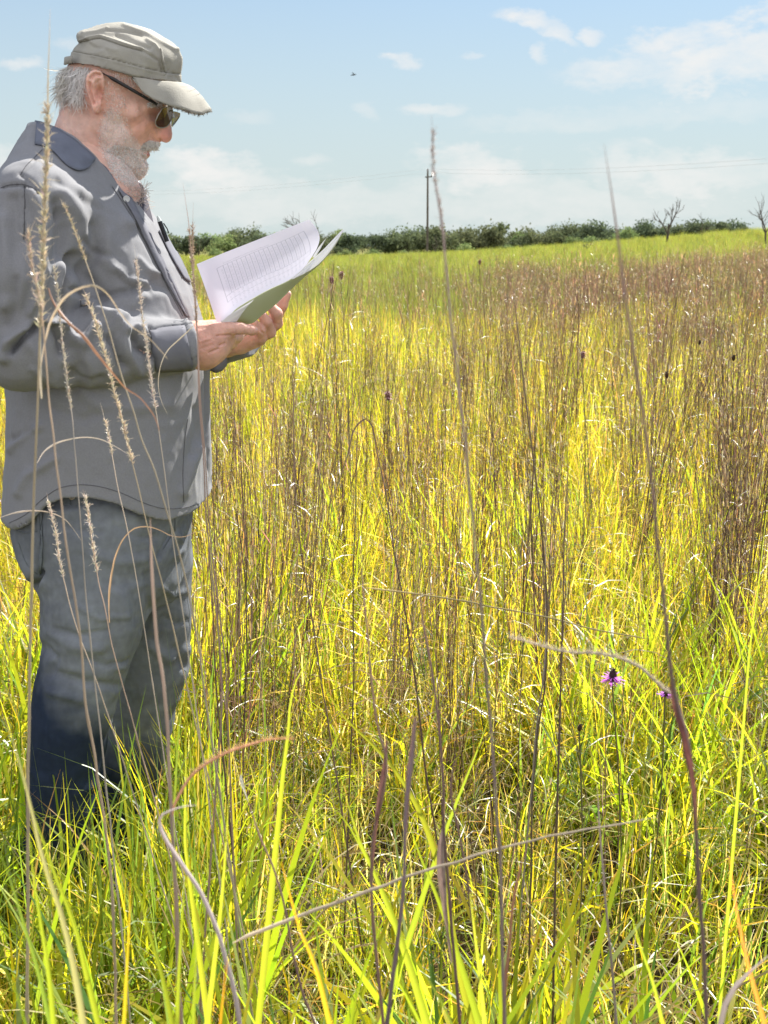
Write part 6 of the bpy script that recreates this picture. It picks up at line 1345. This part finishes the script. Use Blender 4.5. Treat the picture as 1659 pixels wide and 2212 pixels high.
bare_tree(1520, 458, 85, None, 'small bare sapling right of the large dead tree', .4, 5, base_r=.05, twig=2)
bare_tree(1664, 415, 55, None, 'leafless tree cut by the right edge of the photo', .5, 12, base_r=.07)
bare_tree(1268, 515, 70, None, 'short dark bare stump of a shrub in the field below the treeline', .9, 14, 'bare_shrub', .05, twig=2)
bare_tree(942, 505, 110, None, 'dark bare shrub at the foot of the utility pole', .9, 15, 'bare_shrub', .06, twig=3)
# ------------------------------ utility pole, wires, bird
Yp = 118.0; pt = P(924, 370, Yp); zb = float(gh(pt[0], Yp)) - .2
pole = empty('utility_pole', (pt[0], Yp, zb), 'wooden utility pole standing alone in the field before the treeline', 'utility pole')
mb = MB(); mb.tube([(pt[0], Yp, zb), (pt[0] + .02, Yp, (zb + pt[2]) / 2), (pt[0], Yp, pt[2])], [.12, .11, .09], None, 8); child(mb.build('post', pbr('weathered_wood', (.12, .1, .085), .9, noise=3)), pole)
mb = MB(); q = P(928, 380, Yp); mb.tube([(pt[0] - .25, Yp, pt[2] - .55), (pt[0] + .45, Yp, pt[2] - .5)], .06, None, 6); mb.tube([(pt[0] + .4, Yp, pt[2] - .5), (pt[0] + .42, Yp, pt[2] - .12)], .07, None, 6); child(mb.build('bracket', pbr('pole_iron', (.08, .075, .07), .7)), pole)
mb = MB(); mb.tube([(pt[0], Yp, pt[2]), (pt[0], Yp, pt[2] + .12), (pt[0], Yp, pt[2] + .25)], [.07, .09, .03], None, 8); child(mb.build('insulator', pbr('glazed_insulator', (.15, .1, .08), .3)), pole)
Mwire = pbr('wire_metal', (.45, .46, .47), .6)
for nm, dz, lab in (('power_line', .25, 'upper overhead power line crossing the sky over the pole'), ('power_line', -.1, 'lower overhead power line just under the upper one')):
    mb = MB(); lft = P(330, 413 + (-dz + .25) * 20, 150); rgt = P(1720, 338 + (-dz + .25) * 30, 70); mid = np.array((pt[0], Yp, pt[2] + dz)); q = []
    for a, b in ((lft, mid), (mid, rgt)):
        for t in np.linspace(0, 1, 24): q.append(a * (1 - t) + b * t + np.array((0, 0, -1.6 * t * (1 - t))))
    mb.tube(np.array(q), .008, None, 5); tag(mb.build(nm, Mwire), lab, 'power line', 'overhead power lines')
# bird
h_ = .03; bc = P(764, 162, 60); X, Y_, Z = grid3((-.35, -.2, -.2), (.35, .2, .25), .012)
D = rcone(X, Y_, Z, (-.1, 0, 0), (.08, 0, .02), .045, .05); D = smin(D, rcone(X, Y_, Z, (.08, 0, .03), (.16, 0, .045), .035, .03), .02); D = smin(D, rcone(X, Y_, Z, (.17, 0, .045), (.21, 0, .04), .015, .012), .01)
D = smin(D, rcone(X, Y_, Z, (-.1, 0, 0), (-.24, 0, -.02), .03, .02), .02)
for s_ in (-1, 1): D = smin(D, rcone(X, Y_, Z, (.02, s_ * .03, .03), (-.02, s_ * .1, .12), .03, .02), .02); D = smin(D, rcone(X, Y_, Z, (-.02, s_ * .1, .12), (-.14, s_ * .13, .18), .02, .012), .02)
V, F = surface_nets(D, (-.35, -.2, -.2), .012); bird = mk('bird', V, F, pbr('dark_feathers', (.02, .02, .022), .8)); bird.location = bc; bird.scale = (.6, .6, .6); tag(bird, 'tiny dark bird flying in the open sky', 'bird')
